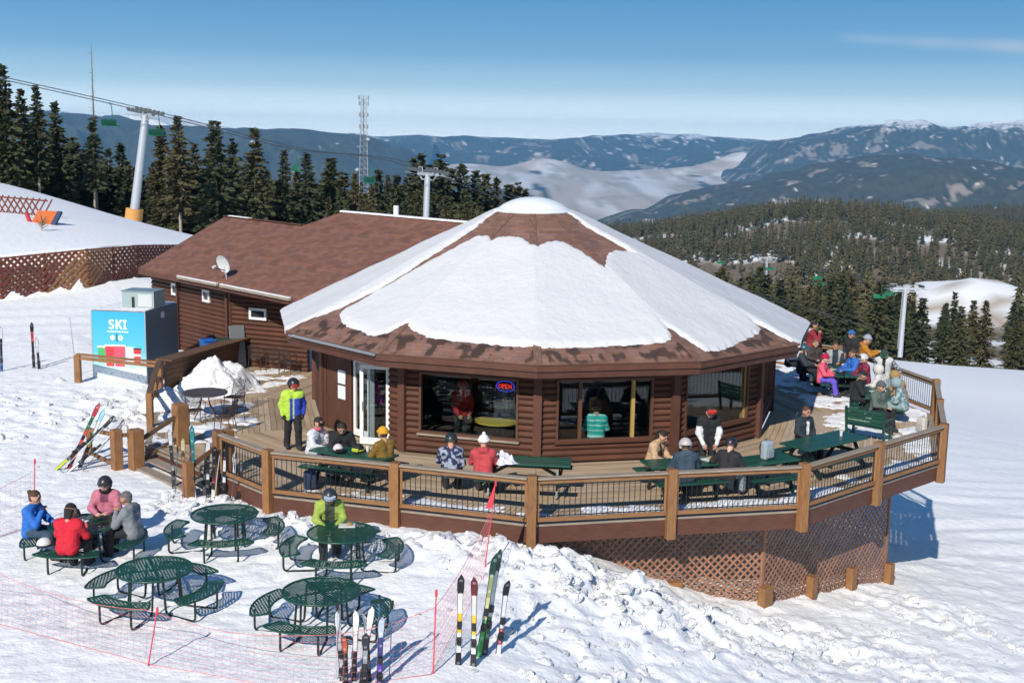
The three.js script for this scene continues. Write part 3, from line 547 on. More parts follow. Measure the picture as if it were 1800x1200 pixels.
// steps, thick posts and side rails at the left of the deck
function timber(p, w, y0, y1, turn = 0, m = M.post) { const g = new RoundedBoxGeometry(w, y1 - y0, w, 1, .018); boxUV(g, w, y1 - y0, w); g.rotateY(turn); g.translate(p[0], (y0 + y1) / 2, p[1]); return [g, m]; }
const OUT = V(Math.sin(ang(-1.5)), 0, Math.cos(ang(-1.5))), ALONG = V(Math.cos(ang(-1.5)), 0, -Math.sin(ang(-1.5)));
{
  const st = thing('deck_steps', 'short flight of wooden steps with thick posts at the deck entrance', 'steps');
  const top = [V(-8.85, 0, -31.75), V(-7.0, 0, -29.1)], t = (top[0].clone().add(top[1])).multiplyScalar(.5), W = top[0].distanceTo(top[1]);
  for (let i = 0; i < 3; i++) { const c = t.clone().addScaledVector(OUT, .36 + i * .32); const g = box(0, 0, 0, W - .2, .05, .3); g.rotateY(ang(-1.5)); g.translate(c.x, -.1 - i * .15, c.z); mesh('tread', g, M.weathered, st); }
  const post = (x, z, w, y0, y1) => mesh('post', ...timber([x, z], w, y0, y1, ang(-1.5)), st);
  post(-8.85, -31.75, .34, -.7, 1.12); post(-9.78, -30.86, .33, -.9, .62); post(-10.25, -30.74, .25, -.9, .64); post(-6.98, -29.1, .28, -.6, 1.08); post(-7.75, -28.35, .22, -.9, .45);
  const rail = (a, b, w = .06, h = .11) => mesh('hand_rail', bar(V(...a), V(...b), w, h), M.darkwood, st);
  rail([-8.95, .78, -31.6], [-9.68, .32, -30.95]); rail([-8.95, .2, -31.6], [-9.68, -.25, -30.95], .05, .08); rail([-7.05, .82, -29.0], [-7.72, .3, -28.42]); rail([-9.9, .48, -30.82], [-10.15, .48, -30.76], .05, .1);
}
{
  const r = thing('side_railing', 'open wooden rail of weathered boards beside the blue drink sign box', 'railing');
  const P = [[-10.25, -33.7], [-10.85, -36.2], [-11.32, -38.35], [-14.45, -39.75]];
  P.forEach((p, i) => mesh('post', ...timber(p, i === 3 ? .2 : .18, -.5, i === 3 ? .93 : .98), r));
  for (let i = 1; i < 4; i++) { const [a, b] = [P[i - 1], P[i]]; mesh('top_rail', bar(V(a[0], 1.0, a[1]), V(b[0], i === 3 ? .96 : 1.0, b[1]), .16, .06), i === 3 ? M.post : M.darkwood, r); if (i < 3) mesh('lower_rail', bar(V(a[0], .5, a[1]), V(b[0], .5, b[1]), .05, .12), M.darkwood, r); }
  mesh('upper_rail', bar(V(-11.4, .87, -38.38), V(-14.4, .84, -39.72), .05, .1), M.post, r);
  const low = thing('counter_wall', 'low dark plank wall with a wide board top behind the snow pile', 'wall');
  const a = V(-11.25, 0, -38.7), b = V(-9.75, 0, -43.2), d = b.clone().sub(a), L = d.length(), turn = Math.atan2(-d.z, d.x);
  for (let i = 0; i < 6; i++) { const g = box(0, .09 + i * .16, 0, L, .15, .05); g.rotateY(turn); g.translate((a.x + b.x) / 2, 0, (a.z + b.z) / 2); mesh('plank', g, M.darkwood, low); }
  const g = box(0, 1.02, 0, L + .1, .05, .62); g.rotateY(turn); g.translate((a.x + b.x) / 2, 0, (a.z + b.z) / 2); mesh('board_top', g, M.darkwood, low);
}
// trodden snow left on the boards
{
  const P = [], idx = [], UVs = [], keep = []; const nt = 560, nr = 70;
  const m = tag(mesh('deck_snow', new THREE.BufferGeometry(), M.snow), 'thin trodden snow and slush lying on the deck boards', 'snow', null, 'stuff'); m.position.set(CX, 0, CZ);
  for (let j = 0; j <= nr; j++) for (let i = 0; i <= nt; i++) {
    const kk = -4 + 8.4 * i / nt, s = Math.floor(kk), R = lerp(RW + .6, RD - .2, j / nr), p = pol(R, s).lerp(pol(R, s + 1), kk - s);
    const front = sstep(10.2, 11.6, R) * sstep(-1.1, -.6, kk) * (1 - sstep(2.4, 3, kk)), rightBack = sstep(2.0, 2.6, kk) * sstep(8.2, 9.6, R), left = sstep(-1.6, -2.0, kk) * sstep(8.3, 9.8, R);
    const want = Math.max(front * .72, rightBack * .74, left * .68) - .62;
    let d = want + fbm(p.x * 1.1, p.z * 1.1, 3, 4) * 1.15 + noise(p.x * 5, p.z * 5, 1) * .16;
    d -= .5 * gauss(p.x, p.z, -7.6 , 6.5, 1.2, 1.2);
    P.push(p.x, d > 0 ? .008 + Math.min(.05, d * .12) + .01 * noise(p.x * 8, p.z * 8) : -.01, p.z); UVs.push(p.x / 2, p.z / 2); keep.push(d);
    if (i && j) { const o = j * (nt + 1) + i, a = o - nt - 2, b = o - nt - 1, c = o - 1; if (Math.max(keep[a], keep[b], keep[c], d) > 0) idx.push(a, c, b, b, c, o); }
  }
  const g = m.geometry; g.setAttribute('position', new THREE.Float32BufferAttribute(P, 3)); g.setAttribute('uv', new THREE.Float32BufferAttribute(UVs, 2)); g.setIndex(idx); g.computeVertexNormals();
}
function snowHeap(name, label, cx, cz, rx, rz, h, base, seed) { // shovelled snow: a heap of rounded blocks
  const n = 70, P = [], idx = [], UVs = [], keep = [];
  for (let j = 0; j <= n; j++) for (let i = 0; i <= n; i++) {
    const u = (i / n - .5) * 2.4, v = (j / n - .5) * 2.4, x = cx + u * rx, z = cz + v * rz, r = Math.hypot(u, v) + .18 * noise(x * 1.3, z * 1.3, seed);
    let y = h * Math.max(-.1, 1 - r ** 1.5) * (1 + .5 * fbm(x * 1.6, z * 1.6, seed, 3)); y += (y > 0 ? 1 : 0) * Math.min(1, y * 4) * (.16 * Math.max(0, noise(x * 3.2, z * 3.2, seed + 1)) + .12 * Math.max(0, noise(x * 6.5, z * 6.5, seed + 2)) - .05 * Math.abs(noise(x * 5, z * 5, seed + 5)));
    P.push(x, base(x, z) + y - .02, z); UVs.push(x / 2, z / 2); keep.push(y); if (i && j) { const o = j * (n + 1) + i, a = o - n - 2, b = o - n - 1, c = o - 1; if (Math.max(keep[a], keep[b], keep[c], y) > 0) idx.push(a, c, b, b, c, o); }
  }
  const g = new THREE.BufferGeometry(); g.setAttribute('position', new THREE.Float32BufferAttribute(P, 3)); g.setAttribute('uv', new THREE.Float32BufferAttribute(UVs, 2)); g.setIndex(idx); g.computeVertexNormals();
  return tag(mesh(name, g, M.snow), label, 'snow', null, 'stuff');
}
snowHeap('snow_pile', 'heap of shovelled snow on the deck beside the counter wall', -9.75, -39.4, 1.35, 1.7, .95, () => 0, 3);
snowHeap('snow_pile', 'small heap of snow at the corner of the side railing', -10.7, -36.6, .7, 1.0, .55, () => 0, 8);

// ---------------------------------------------------------------- the wing behind the lodge
M.darkGlass = mat(.03, .035, .04, .1); M.dishWhite = mat(.62, .63, .62, .4);
const wing = thing('service_wing', 'long brown wood building with a shingled gable roof behind the lodge', 'building');
{
  const A = V(-14.71, 3.05, -47.5), B = V(-7.03, 3.05, -39.1), Cc = V(-11.88, 4.94, -50.08), J = V(-7.93, 4.93, -45.73), D = V(-6.47, 5.46, -45.69), E2 = V(-.62, 5.49, -39.41);
  const e = B.clone().sub(A).normalize(), n = V(e.z, 0, -e.x); if (n.z > 0) n.negate();
  const back = (p, run) => p.clone().addScaledVector(n, run).setY(p.y - run * .495);
  const panel = (pts, name) => { // a flat polygon with uv in metres along the eave and up the slope, 7 cm thick
    const u = e, v = Cc.clone().sub(A).normalize(); const flatPts = pts.map(p => new THREE.Vector2(p.clone().sub(A).dot(u), p.clone().sub(A).dot(n)));
    const tri = THREE.ShapeUtils.triangulateShape(flatPts, []), P = [], UVs = [], ix = [], C = [];
    for (const o of [0, -.09]) pts.forEach((p, i) => { P.push(p.x, p.y + o, p.z); UVs.push(flatPts[i].x / 2.4, flatPts[i].y * 1.115 / 2.4); C.push(1, 1, 1); });
    const N = pts.length; for (const [a, b, c] of tri) { ix.push(a, b, c, a + N, c + N, b + N); } for (let i = 0; i < N; i++) { const k = (i + 1) % N; ix.push(i, k, k + N, i, k + N, i + N); }
    const g = new THREE.BufferGeometry(); g.setAttribute('position', new THREE.Float32BufferAttribute(P, 3)); g.setAttribute('uv', new THREE.Float32BufferAttribute(UVs, 2)); g.setAttribute('color', new THREE.Float32BufferAttribute(C, 3)); g.setIndex(ix); const f = g.toNonIndexed(); f.computeVertexNormals(); return mesh(name, f, M.wingRoof, wing);
  };
  panel([A, B, E2, D, J, Cc], 'roof_panel');
  panel([Cc, J, back(J, 4.1), back(Cc, 4.1)], 'roof_panel'); panel([D, E2, back(E2, 5.2), back(D, 5.2)], 'roof_panel');
  mesh('ridge_cap', bar(Cc.clone().setY(4.965), J.clone().setY(4.955), .2, .03), M.fascia, wing); mesh('ridge_snow', bar(D.clone().setY(5.5), E2.clone().setY(5.53), .16, .06), M.snow, wing); mesh('ridge_snow', bar(Cc.clone().lerp(J, .06).setY(4.985), Cc.clone().lerp(J, .34).setY(4.98), .14, .05), M.snow, wing);
  const down = (p, y) => p.clone().setY(y);
  mesh('fascia_board', bar(A.clone().add(V(0, -.17, 0)), B.clone().add(V(0, -.17, 0)), .045, .17), M.fascia, wing);
  mesh('fascia_board', bar(A.clone().add(V(0, -.14, 0)), Cc.clone().add(V(0, -.14, 0)), .045, .2), M.fascia, wing);
  const g0 = A.clone().lerp(B, .3).addScaledVector(n, -.08).add(V(0, -.06, 0)), g1 = A.clone().lerp(B, .56).addScaledVector(n, -.08).add(V(0, -.06, 0)), g2 = A.clone().lerp(B, .58).addScaledVector(n, -.08).add(V(0, -.06, 0)), g3 = B.clone().lerp(A, .02).addScaledVector(n, -.08).add(V(0, -.06, 0));
  mesh('gutter', bar(g0, g1, .1, .09), M.weathered, wing); mesh('gutter', bar(g2, g3, .1, .09), M.weathered, wing);
  for (const [p, q] of [[g0, g1], [g2, g3]]) mesh('eave_snow', bar(p.clone().add(V(0, .06, 0)), q.clone().add(V(0, .06, 0)), .09, .03), M.snow, wing);
  // walls: the long wall set back under the eave, and the lodge-side wall facing the deck
  const K = V(-10.18, 0, -43.55), Rr = V(-7.2, 0, -42.28), K0 = K.clone().addScaledVector(e, -6.2);
  const wallOf = (p, q, H, holes, logs) => {
    const w = new THREE.Group(); w.name = 'wall'; wing.add(w); const x = q.clone().sub(p).normalize(), z = x.clone().cross(UP); w.applyMatrix4(new THREE.Matrix4().makeBasis(x, UP, z).setPosition(p)); w.updateMatrix();
    const L = p.distanceTo(q); backing(w, L, H, []); if (logs) logWall(w, L, H, holes); return w;
  };
  const w1 = wallOf(K0, K, 3.15, [], true), w2 = wallOf(K, Rr, 2.75, [[.78, 1.62, 1.72, 2.16]], true);
  const frameWin = (w, x, y, sx, sy) => { const o = new THREE.Group(); o.name = 'window'; wing.add(o); o.applyMatrix4(w.matrix); mesh('frame', merge([box(x, y + sy / 2 - .045, .07, sx, .09, .08), box(x, y - sy / 2 + .045, .07, sx, .09, .08), box(x - sx / 2 + .045, y, .07, .09, sy - .184, .08), box(x + sx / 2 - .045, y, .07, .09, sy - .184, .08)]), M.whitepaint, o); mesh('pane', box(x, y, .068, sx - .19, sy - .19, .02), M.darkGlass, o); };
  const alongOf = P => P.clone().sub(K0).dot(e);
  frameWin(w1, alongOf(V(-12.99, 0, -46.63)), 2.33, .52, .46); frameWin(w1, alongOf(V(-11.33, 0, -44.81)), 2.33, .52, .46); frameWin(w2, 1.2, 1.94, .74, .42);
  mesh('corner_board', box(K.x, 1.5, K.z, .16, 3.0, .16, Math.atan2(-e.z, e.x)), M.fascia, wing);
  const p3 = K0.clone().addScaledVector(e, 2.3), p4 = K0.clone().addScaledVector(e, 4.0); for (const p of [p3]) mesh('downpipe', rod(p.clone().addScaledVector(n, -.14).setY(0), p.clone().addScaledVector(n, -.14).setY(2.8), .05), M.fascia, wing);
  mesh('downpipe', rod(K.clone().addScaledVector(n, -.2).setY(.1), K.clone().addScaledVector(n, -.2).setY(2.85), .055), M.fascia, wing);
  mesh('end_wall', prism([[K0.x, K0.z], [K0.x + n.x * 7, K0.z + n.z * 7], [K0.x + n.x * 7 + e.x * .1, K0.z + n.z * 7 + e.z * .1], [K0.x + e.x * .1, K0.z + e.z * .1]], 0, 3.0), M.siding, wing);
  mesh('wall_lamp', merge([box(Rr.x - .45, 1.72, Rr.z + .0, .12, .3, .12), box(Rr.x - .45, 1.55, Rr.z + .02, .16, .16, .16)]), M.whitepaint, wing);
  const vp = D.clone().lerp(E2, .5); mesh('vent_pipe', rod(V(-4.2, 5.3, -43.4), V(-4.2, 5.86, -43.4), .1, .1, 12), M.whitepaint, wing);
  // satellite dish on the roof
  const sd = thing('satellite_dish', 'white satellite dish on the wing roof above the gutter', 'dish', [-10.3, 3.2, -43.0]);
  const bowl = new THREE.SphereGeometry(.62, 20, 8, 0, Math.PI * 2, 0, .5); bowl.translate(0, -.62, 0); bowl.scale(1, 1, 1.15); bowl.rotateX(Math.PI / 2 * -.78); bowl.rotateY(-.55); bowl.translate(.05, .55, .05); mesh('reflector', bowl, M.dishWhite, sd);
  mesh('mast', rod(V(.12, -.1, 0), V(.05, .42, -.02), .028), M.galv, sd); mesh('arm', rod(V(.03, .3, .02), V(-.28, .42, .34), .018), M.blackmetal, sd); mesh('feed_horn', rod(V(-.3, .42, .34), V(-.22, .45, .26), .05), M.dishWhite, sd);
}
// ---------------------------------------------------------------- conifers
const rndT = rng(77);
M.bark = mat(.17, .125, .09, .95); M.barkPale = mat(.34, .28, .22, .95);
const leafMat = (r, g, b) => new THREE.MeshStandardMaterial({ color: rgb(r, g, b), roughness: .95, vertexColors: true, side: THREE.DoubleSide });
M.needles = [leafMat(.048, .056, .022), leafMat(.066, .066, .026), leafMat(.042, .052, .023), leafMat(.082, .072, .030)];
M.farNeedles = [leafMat(.075, .070, .030), leafMat(.098, .083, .038), leafMat(.06, .064, .028)];
function coniferGeo(seed, H, bare, spread, gap = .31, dense = 1) {
  const r = rng(seed), P = [], C = [], lean = (r() - .5) * .03;
  const tuft = (c, dir, len, wid, tone) => { // a spray of needles: two crossed blades along dir
    for (let q = 0; q < 2; q++) {
      const side = V(r() - .5, (r() - .5) * (q ? 2 : .6), r() - .5).cross(dir).normalize().multiplyScalar(wid * (.7 + r() * .6)), a = c.clone().addScaledVector(dir, -len * .35), b = c.clone().addScaledVector(dir, len * .65), m = c.clone().addScaledVector(dir, len * .1);
      for (const s of [1, -1]) { const e = m.clone().addScaledVector(side, s).add(V(0, -.06 * len, 0)); P.push(a.x, a.y, a.z, e.x, e.y, e.z, b.x, b.y, b.z); for (let k = 0; k < 3; k++) C.push(tone, tone, tone); }
    }
  };
  let y = H * bare;
  while (y < H * .985) {
    const t = (y - H * bare) / (H * (1 - bare)), R = spread * ((1 - t) ** .78) * (.62 + .38 * Math.sin(t * 3.1 + .5)) + .16, n = Math.max(3, Math.round((4 + r() * 3) * dense)), a0 = r() * 6.3;
    for (let i = 0; i < n; i++) {
      if (r() < .12) continue;
      const az = a0 + i / n * 6.283 + (r() - .5) * .9, L = R * (.55 + r() * .65), droop = -.12 - .35 * (1 - t) * r() + (t > .8 ? .35 : 0), d = V(Math.cos(az), droop, Math.sin(az)).normalize(), o = V(lean * y, y + (r() - .5) * gap, 0);
      const m = Math.max(1, Math.round(L / .42));
      for (let k = 0; k < m; k++) { const f = (k + .55 + (r() - .5) * .4) / m, c = o.clone().addScaledVector(d, L * f).add(V((r() - .5) * .16, (r() - .5) * .18 + L * f * f * .12, (r() - .5) * .16)); tuft(c, d.clone().add(V((r() - .5) * .9, (r() - .5) * .5 - .05, (r() - .5) * .9)).normalize(), .5 + r() * .5, .15 + .19 * (1 - f) * Math.min(1, L) + r() * .06, .72 + r() * .56); }
    }
    y += gap * (.7 + .6 * r()) * (1 - t * .35);
  }
  const g = new THREE.BufferGeometry(); g.setAttribute('position', new THREE.Float32BufferAttribute(P, 3)); g.setAttribute('color', new THREE.Float32BufferAttribute(C, 3)); g.computeVertexNormals();
  const tr = [rod(V(0, -1.2, 0), V(lean * H * .5, H * .5, 0), H * .0125, H * .008, 7), rod(V(lean * H * .5, H * .5, 0), V(lean * H, H * .99, 0), H * .008, .02, 6)];
  for (let k = 0; k < 14; k++) { const yy = H * (.05 + r() * (bare + .25)), az = r() * 6.3, L = .4 + r() * .8; tr.push(rod(V(lean * yy, yy, 0), V(lean * yy + Math.cos(az) * L, yy - .1 * L, Math.sin(az) * L), .025, .008, 3)); }
  return { crown: g, trunk: merge(tr), H };
}
const CON = [[1, 15, .1, 2.9], [2, 14, .06, 3.1], [3, 16, .22, 2.6], [4, 13, .08, 2.8], [5, 15.5, .15, 2.3], [6, 12, .05, 2.9], [7, 14.5, .3, 2.2]].map(([s, H, b, sp]) => coniferGeo(s * 101, H, b, sp));
function conifer(x, z, H, v, label, group, pale) {
  const c = CON[v % CON.length], y = landHeight(x, z), k = H / c.H, t = thing('conifer', label, 'tree', [x, y, z], rndT() * 6.28, group); t.scale.set(k * (.95 + rndT() * .45), k, k * (.95 + rndT() * .45));
  mesh('trunk', c.trunk, pale ? M.barkPale : M.bark, t); mesh('crown', c.crown, M.needles[Math.floor(rndT() * 4)], t); return t;
}
const worldX = (px, z) => (px - 900) / 2138 * -z - .1;
// the tall line of conifers behind the wing: [picture column, top row, distance]
const topY = (col, row, z) => 8.2 + (248 + (col - 900) * .0174 - row) / 2138 * -z;
const LINE = [[-12, 130, -128], [16, 116, -126], [42, 158, -136], [70, 150, -128], [104, 182, -138], [132, 240, -146], [166, 208, -134], [192, 258, -150], [216, 250, -158], [288, 220, -142], [316, 202, -136], [342, 252, -150], [381, 212, -138], [410, 244, -146], [446, 222, -140], [470, 296, -160], [497, 262, -144], [541, 266, -146], [520, 300, -164], [576, 276, -152], [604, 302, -168], [620, 318, -176], [664, 296, -176], [692, 306, -182], [722, 274, -214], [737, 270, -220], [757, 288, -222], [772, 272, -226], [792, 292, -232], [811, 286, -236], [830, 298, -240], [850, 302, -246], [868, 312, -250], [889, 322, -256], [906, 320, -258], [919, 328, -262]];
LINE.forEach(([c, r, z], i) => { const x = worldX(c, z), H = topY(c, r, z) - landHeight(x, z); conifer(x, z, H, [0, 1, 4, 2, 3, 5, 6][i % 7], z > -200 ? 'tall dark conifer in the tree line behind the shingled wing' : 'smaller conifer on the spur right of the lattice mast', z > -200 ? 'tall conifers behind the wing' : 'conifers on the spur', rndT() < .5); });
for (let i = 0; i < 40; i++) { // the rest of that wood, filling in behind
  const c = -30 + rndT() * 720, z = -150 - rndT() * 70, x = worldX(c, z); conifer(x, z, 9 + rndT() * 4.2 * (1 - c / 1400), Math.floor(rndT() * 7), 'conifer standing deeper in the wood behind the wing', 'conifers deeper in the wood', rndT() < .4);
}
for (let i = 0; i < 34; i++) { const c = 560 + rndT() * 370, z = -225 - rndT() * 70, x = worldX(c, z), H = Math.min(13, topY(c, 292 + Math.max(0, c - 780) * .26 + rndT() * 26, z) - landHeight(x, z)); if (H > 4) conifer(x, z, H, Math.floor(rndT() * 7), 'conifer crowded on the wooded spur above the lodge roof', 'conifers crowded on the spur', rndT() < .3); }
for (let i = 0; i < 38; i++) { // a second rank close behind the first
  const c = -20 + i * 18.6 + rndT() * 14, z = -139 - rndT() * 24, x = worldX(c, z), row = 232 + Math.min(70, c * .16) + rndT() * 46, H = clamp(topY(c, row, z) - landHeight(x, z), 7, 16); conifer(x, z, H, Math.floor(rndT() * 7), 'bushy conifer of the second rank behind the shingled wing', 'second rank of conifers behind the wing', rndT() < .4);
}
{ // the depth of the same wood, where trees can no longer be told apart
  const r = rng(515), m4 = new THREE.Matrix4(), q = new THREE.Quaternion(); let k = 0;
  for (const v of [0, 1, 3, 5]) { const list = []; for (let i = 0; i < 92; i++) { const c = -40 + r() * 960, z = -150 - r() * 108, x = worldX(c, z), row = 262 + Math.min(60, Math.max(0, c) * .1) + Math.max(0, c - 740) * .1 + r() * 40, H = clamp(topY(c, row, z) - landHeight(x, z), 5, 15); list.push([x, z, H / CON[v].H]); }
    const im = new THREE.InstancedMesh(merge([CON[v].crown.clone(), colored(CON[v].trunk.clone(), () => [3.4, 2.6, 2.1])]), M.needles[k], list.length); im.name = numbered('wood_depth'); im.castShadow = im.receiveShadow = true; list.forEach(([x, z, s], i) => { q.setFromAxisAngle(UP, r() * 6.28); m4.compose(V(x, landHeight(x, z), z), q, V(s, s, s)); im.setMatrixAt(i, m4); }); tag(im, ['dark depth of the conifer wood behind the wing', 'thick conifers filling the wood behind the wing', 'mixed conifers far inside the wood behind the wing', 'low conifers far inside the wood behind the wing'][k++], 'forest', null, 'stuff'); scene.add(im); }
}
{ // bare dead top rising out of one of them
  const z = -135.4, x = worldX(169, z), y0 = landHeight(x, z), y1 = topY(168, 84, z), s = thing('dead_tree', 'bare dead trunk with thin twigs rising above the conifers', 'tree', [x, y0, z]), tw = [], r = rng(9);
  mesh('trunk', rod(V(0, -1, 0), V(.1, y1 - y0, 0), .2, .02, 7), M.bark, s);
  for (let k = 0; k < 70; k++) { const y = (y1 - y0) * (.45 + .53 * r()), az = r() * 6.28, L = (.25 + r() * .55) * (1 - (y / (y1 - y0) - .45)); tw.push(rod(V(.1 * y / (y1 - y0), y, 0), V(Math.cos(az) * L, y + .1 * L, Math.sin(az) * L), .018, .006, 3)); }
  mesh('twigs', merge(tw), M.bark, s);
}
// conifers below the crest on the right
const onKnoll = (x, z) => gauss(x, z, 170, -446, 40, 48);
const clearView = (x, z) => { const c = 900 + x / -z * 2138; return c > 1618 && c < 1795 && z < -204 && z > -430; };
{
  const spots = []; let guard = 0;
  while (spots.length < 150 && guard++ < 6000) {
    const c = 1090 + rndT() * 760, z = -201 - Math.pow(rndT(), 1.5) * 110, x = worldX(c, z); if (spots.some(([a, b]) => (a - x) ** 2 + (b - z) ** 2 < 4.5)) continue;
    if (Math.abs(x - 63.5) < 4.5 && z < -203) continue; if (clearView(x, z) && rndT() < .8) continue; spots.push([x, z, c]);
  }
  for (const [x, z, c] of spots) conifer(x, z, (c > 1600 ? 8.5 : 11) + rndT() * 5, Math.floor(rndT() * 7), 'conifer in the wood just below the right hand snow slope', 'conifers below the snow slope', rndT() < .55);
}
{ // the far wooded hills: more trees than can be told apart
  const small = (seed, H, R) => { const r = rng(seed), P = [], C = []; for (let k = 0; k < 46; k++) { const t = r(), y = H * (.12 + .88 * t), R2 = R * (1 - t) ** .85 + .12, a = r() * 6.28, d = V(Math.cos(a), -.25, Math.sin(a)), s = V(-Math.sin(a), 0, Math.cos(a)), w = R2 * .55 + .1, o = V(0, y, 0), b = o.clone().addScaledVector(d, R2 * (1 + r() * .3)), tone = .7 + r() * .6; const e = o.clone().addScaledVector(d, R2 * .35); P.push(o.x, o.y + .5, o.z, ...e.clone().addScaledVector(s, w).toArray(), ...b.toArray(), o.x, o.y + .5, o.z, ...b.toArray(), ...e.clone().addScaledVector(s, -w).toArray()); for (let q = 0; q < 6; q++) C.push(tone, tone, tone); } const g = new THREE.BufferGeometry(); g.setAttribute('position', new THREE.Float32BufferAttribute(P, 3)); g.setAttribute('color', new THREE.Float32BufferAttribute(C, 3)); g.computeVertexNormals(); return merge([g, colored(rod(V(0, -.8, 0), V(0, H * .8, 0), .16, .05, 5), () => [3.4, 2.5, 2.0])]); };
  const geos = [small(1, 13.5, 2.5), small(2, 15, 2.3), small(3, 11.5, 2.4)], put = [[], [], []]; const r = rng(404); let n = 0, tries = 0;
  while (n < 40000 && tries++ < 600000) {
    const far = 300 + 2350 * Math.pow(r(), .85), c = 1000 + r() * 1550 - (far > 600 ? 60 : 0), z = -far, x = worldX(c, z);
    if ((onKnoll(x, z) > .3 && r() < .955) || (clearView(x, z) && r() < .93)) continue;
    const streak = noise(x * .03, z * .006, 2) * .6 + fbm(x * .012, z * .012, 2, 3);
    if (far > 380 && far < 1350 && r() < sstep(-.06, .16, streak) * .88) continue; if (r() > .6 + .4 * sstep(300, 900, far)) continue;
    put[Math.floor(r() * 3)].push([x, z, .75 + r() * .75]); n++;
  }
  const m4 = new THREE.Matrix4(), q = new THREE.Quaternion(), names = ['distant conifer wood covering the hills beyond the snow slope', 'thinner distant conifers mixed through the far hillside wood', 'short distant conifers mixed through the far hillside wood'];
  put.forEach((list, k) => { const im = new THREE.InstancedMesh(geos[k], M.farNeedles[k], list.length); im.name = numbered('distant_forest'); im.castShadow = im.receiveShadow = true; list.forEach(([x, z, s], i) => { q.setFromAxisAngle(UP, r() * 6.28); m4.compose(V(x, landHeight(x, z), z), q, V(s * 1.1, s, s * 1.1)); im.setMatrixAt(i, m4); }); tag(im, names[k], 'forest', null, 'stuff'); scene.add(im); });
}
// ---------------------------------------------------------------- lattice mast
{
  const m = thing('antenna_mast', 'tall slim white lattice mast with antennas above the trees', 'mast', [-22.2, -9, -180]), H = 23.4, leg = a => [Math.cos(a), Math.sin(a)];
  M.mastWhite = mat(.40, .42, .45, .5, { metalness: .2 });
  const at = (i, y) => { const w = lerp(.95, .42, y / H), [c, s] = leg(i * 2.094 + .4); return V(c * w, y, s * w); };
  for (let i = 0; i < 3; i++) mesh('leg', rod(at(i, 0), at(i, H), .07, .05, 6), M.mastWhite, m);
  const br = []; for (let y = 0, k = 0; y < H - .8; y += .85, k++) for (let i = 0; i < 3; i++) { br.push(rod(at(i, y), at((i + 1) % 3, y), .03, .03, 4)); br.push(rod(at((i + k) % 3, y), at((i + k + 1) % 3, y + .85), .03, .03, 4)); }
  const bm = mesh('bracing', merge(br), M.mastWhite, m); bm.userData.kind = 'stuff';
  for (const [y, s, w] of [[23, .75, .18], [22.2, .7, .15], [20.6, .62, .28], [18.9, .6, .24]]) for (let i = 0; i < 3; i++) { const a = i * 2.094 + .4, p = box(Math.cos(a) * s, y, Math.sin(a) * s, .22, .62, w, -a); mesh('antenna_panel', p, M.mastWhite, m); }
  for (const [y, x] of [[12.6, -.9], [11.2, .95], [17.0, .7]]) { const d = new THREE.SphereGeometry(.34, 12, 6, 0, 6.3, 0, 1.2); d.rotateX(Math.PI / 2); d.translate(x, y, .3); mesh('antenna_dish', d, M.mastWhite, m); }
}
// ---------------------------------------------------------------- chairlifts
M.lift = mat(.52, .55, .58, .45, { metalness: .35 }); M.liftDark = mat(.10, .11, .12, .6); M.pad = mat(.62, .30, .08, .8); M.chairGreen = mat(.012, .16, .075, .55); M.rope = mat(.05, .055, .06, .6);
function liftTower(label, base, top, r, dir, half, opt = {}) { // dir: unit vector of the rope in plan
  const t = thing('lift_tower', label, 'lift tower', base.toArray()), o = top.clone().sub(base), side = V(-dir.z, 0, dir.x), P = (f, u = 0, w = 0, y = 0) => o.clone().multiplyScalar(f).addScaledVector(side, u).addScaledVector(dir, w).add(V(0, y, 0));
  mesh('pole', rod(P(-.12), P(1), r, r * .72, 16), M.lift, t);
  if (opt.pad) mesh('pad', rod(P(0), P(.165), r * 1.75, r * 1.75, 16), M.pad, t);
  const arm = [bar(P(1, -half), P(1, half), .3, .34), bar(P(.955, -half * .6), P(.955, half * .6), .14, .14), bar(P(.955, -half * .6), P(1, -half), .12, .12), bar(P(.955, half * .6), P(1, half), .12, .12)]; mesh('crossarm', merge(arm), M.lift, t);
  for (const s of [-1, 1]) {
    const c = P(1, s * half, 0, .28); mesh('sheave_beam', bar(c.clone().addScaledVector(dir, -1.35).add(V(0, dir.dy * -1.35, 0)), c.clone().addScaledVector(dir, 1.35).add(V(0, dir.dy * 1.35, 0)), .12, .16), M.liftDark, t);
    for (let k = -3; k <= 3; k++) { const w = new THREE.CylinderGeometry(.2, .2, .1, 10); w.rotateX(Math.PI / 2); w.rotateY(Math.atan2(-dir.z, dir.x)); const p = c.clone().addScaledVector(dir, k * .42).add(V(0, dir.dy * k * .42 + .16, 0)); w.translate(p.x, p.y, p.z); mesh('sheave', w, M.liftDark, t); }
    mesh('work_frame', pipe([P(1, s * half * .55), P(1, s * half * .6, 0, .75), P(1, s * half * 1.0, 0, .75), P(1, s * half)], .05, .1, 5), M.lift, t);
    mesh('catwalk', bar(c.clone().addScaledVector(dir, -1.5).addScaledVector(side, s * .45).add(V(0, -.35 - dir.dy * 1.5, 0)), c.clone().addScaledVector(dir, 1.5).addScaledVector(side, s * .45).add(V(0, -.35 + dir.dy * 1.5, 0)), .35, .04), M.lift, t);
  }
  const rung = [], a = P(.02, -r * 1.25, .16), b = P(.97, -r * 1.05, .16), a2 = P(.02, -r * 1.25, -.16), b2 = P(.97, -r * 1.05, -.16); for (let f = 0; f <= 1; f += .035) rung.push(rod(a.clone().lerp(b, f), a2.clone().lerp(b2, f), .018, .018, 4));
  mesh('ladder', merge([rod(a, b, .03, .03, 5), rod(a2, b2, .03, .03, 5), ...rung]), M.lift, t); return t;
}
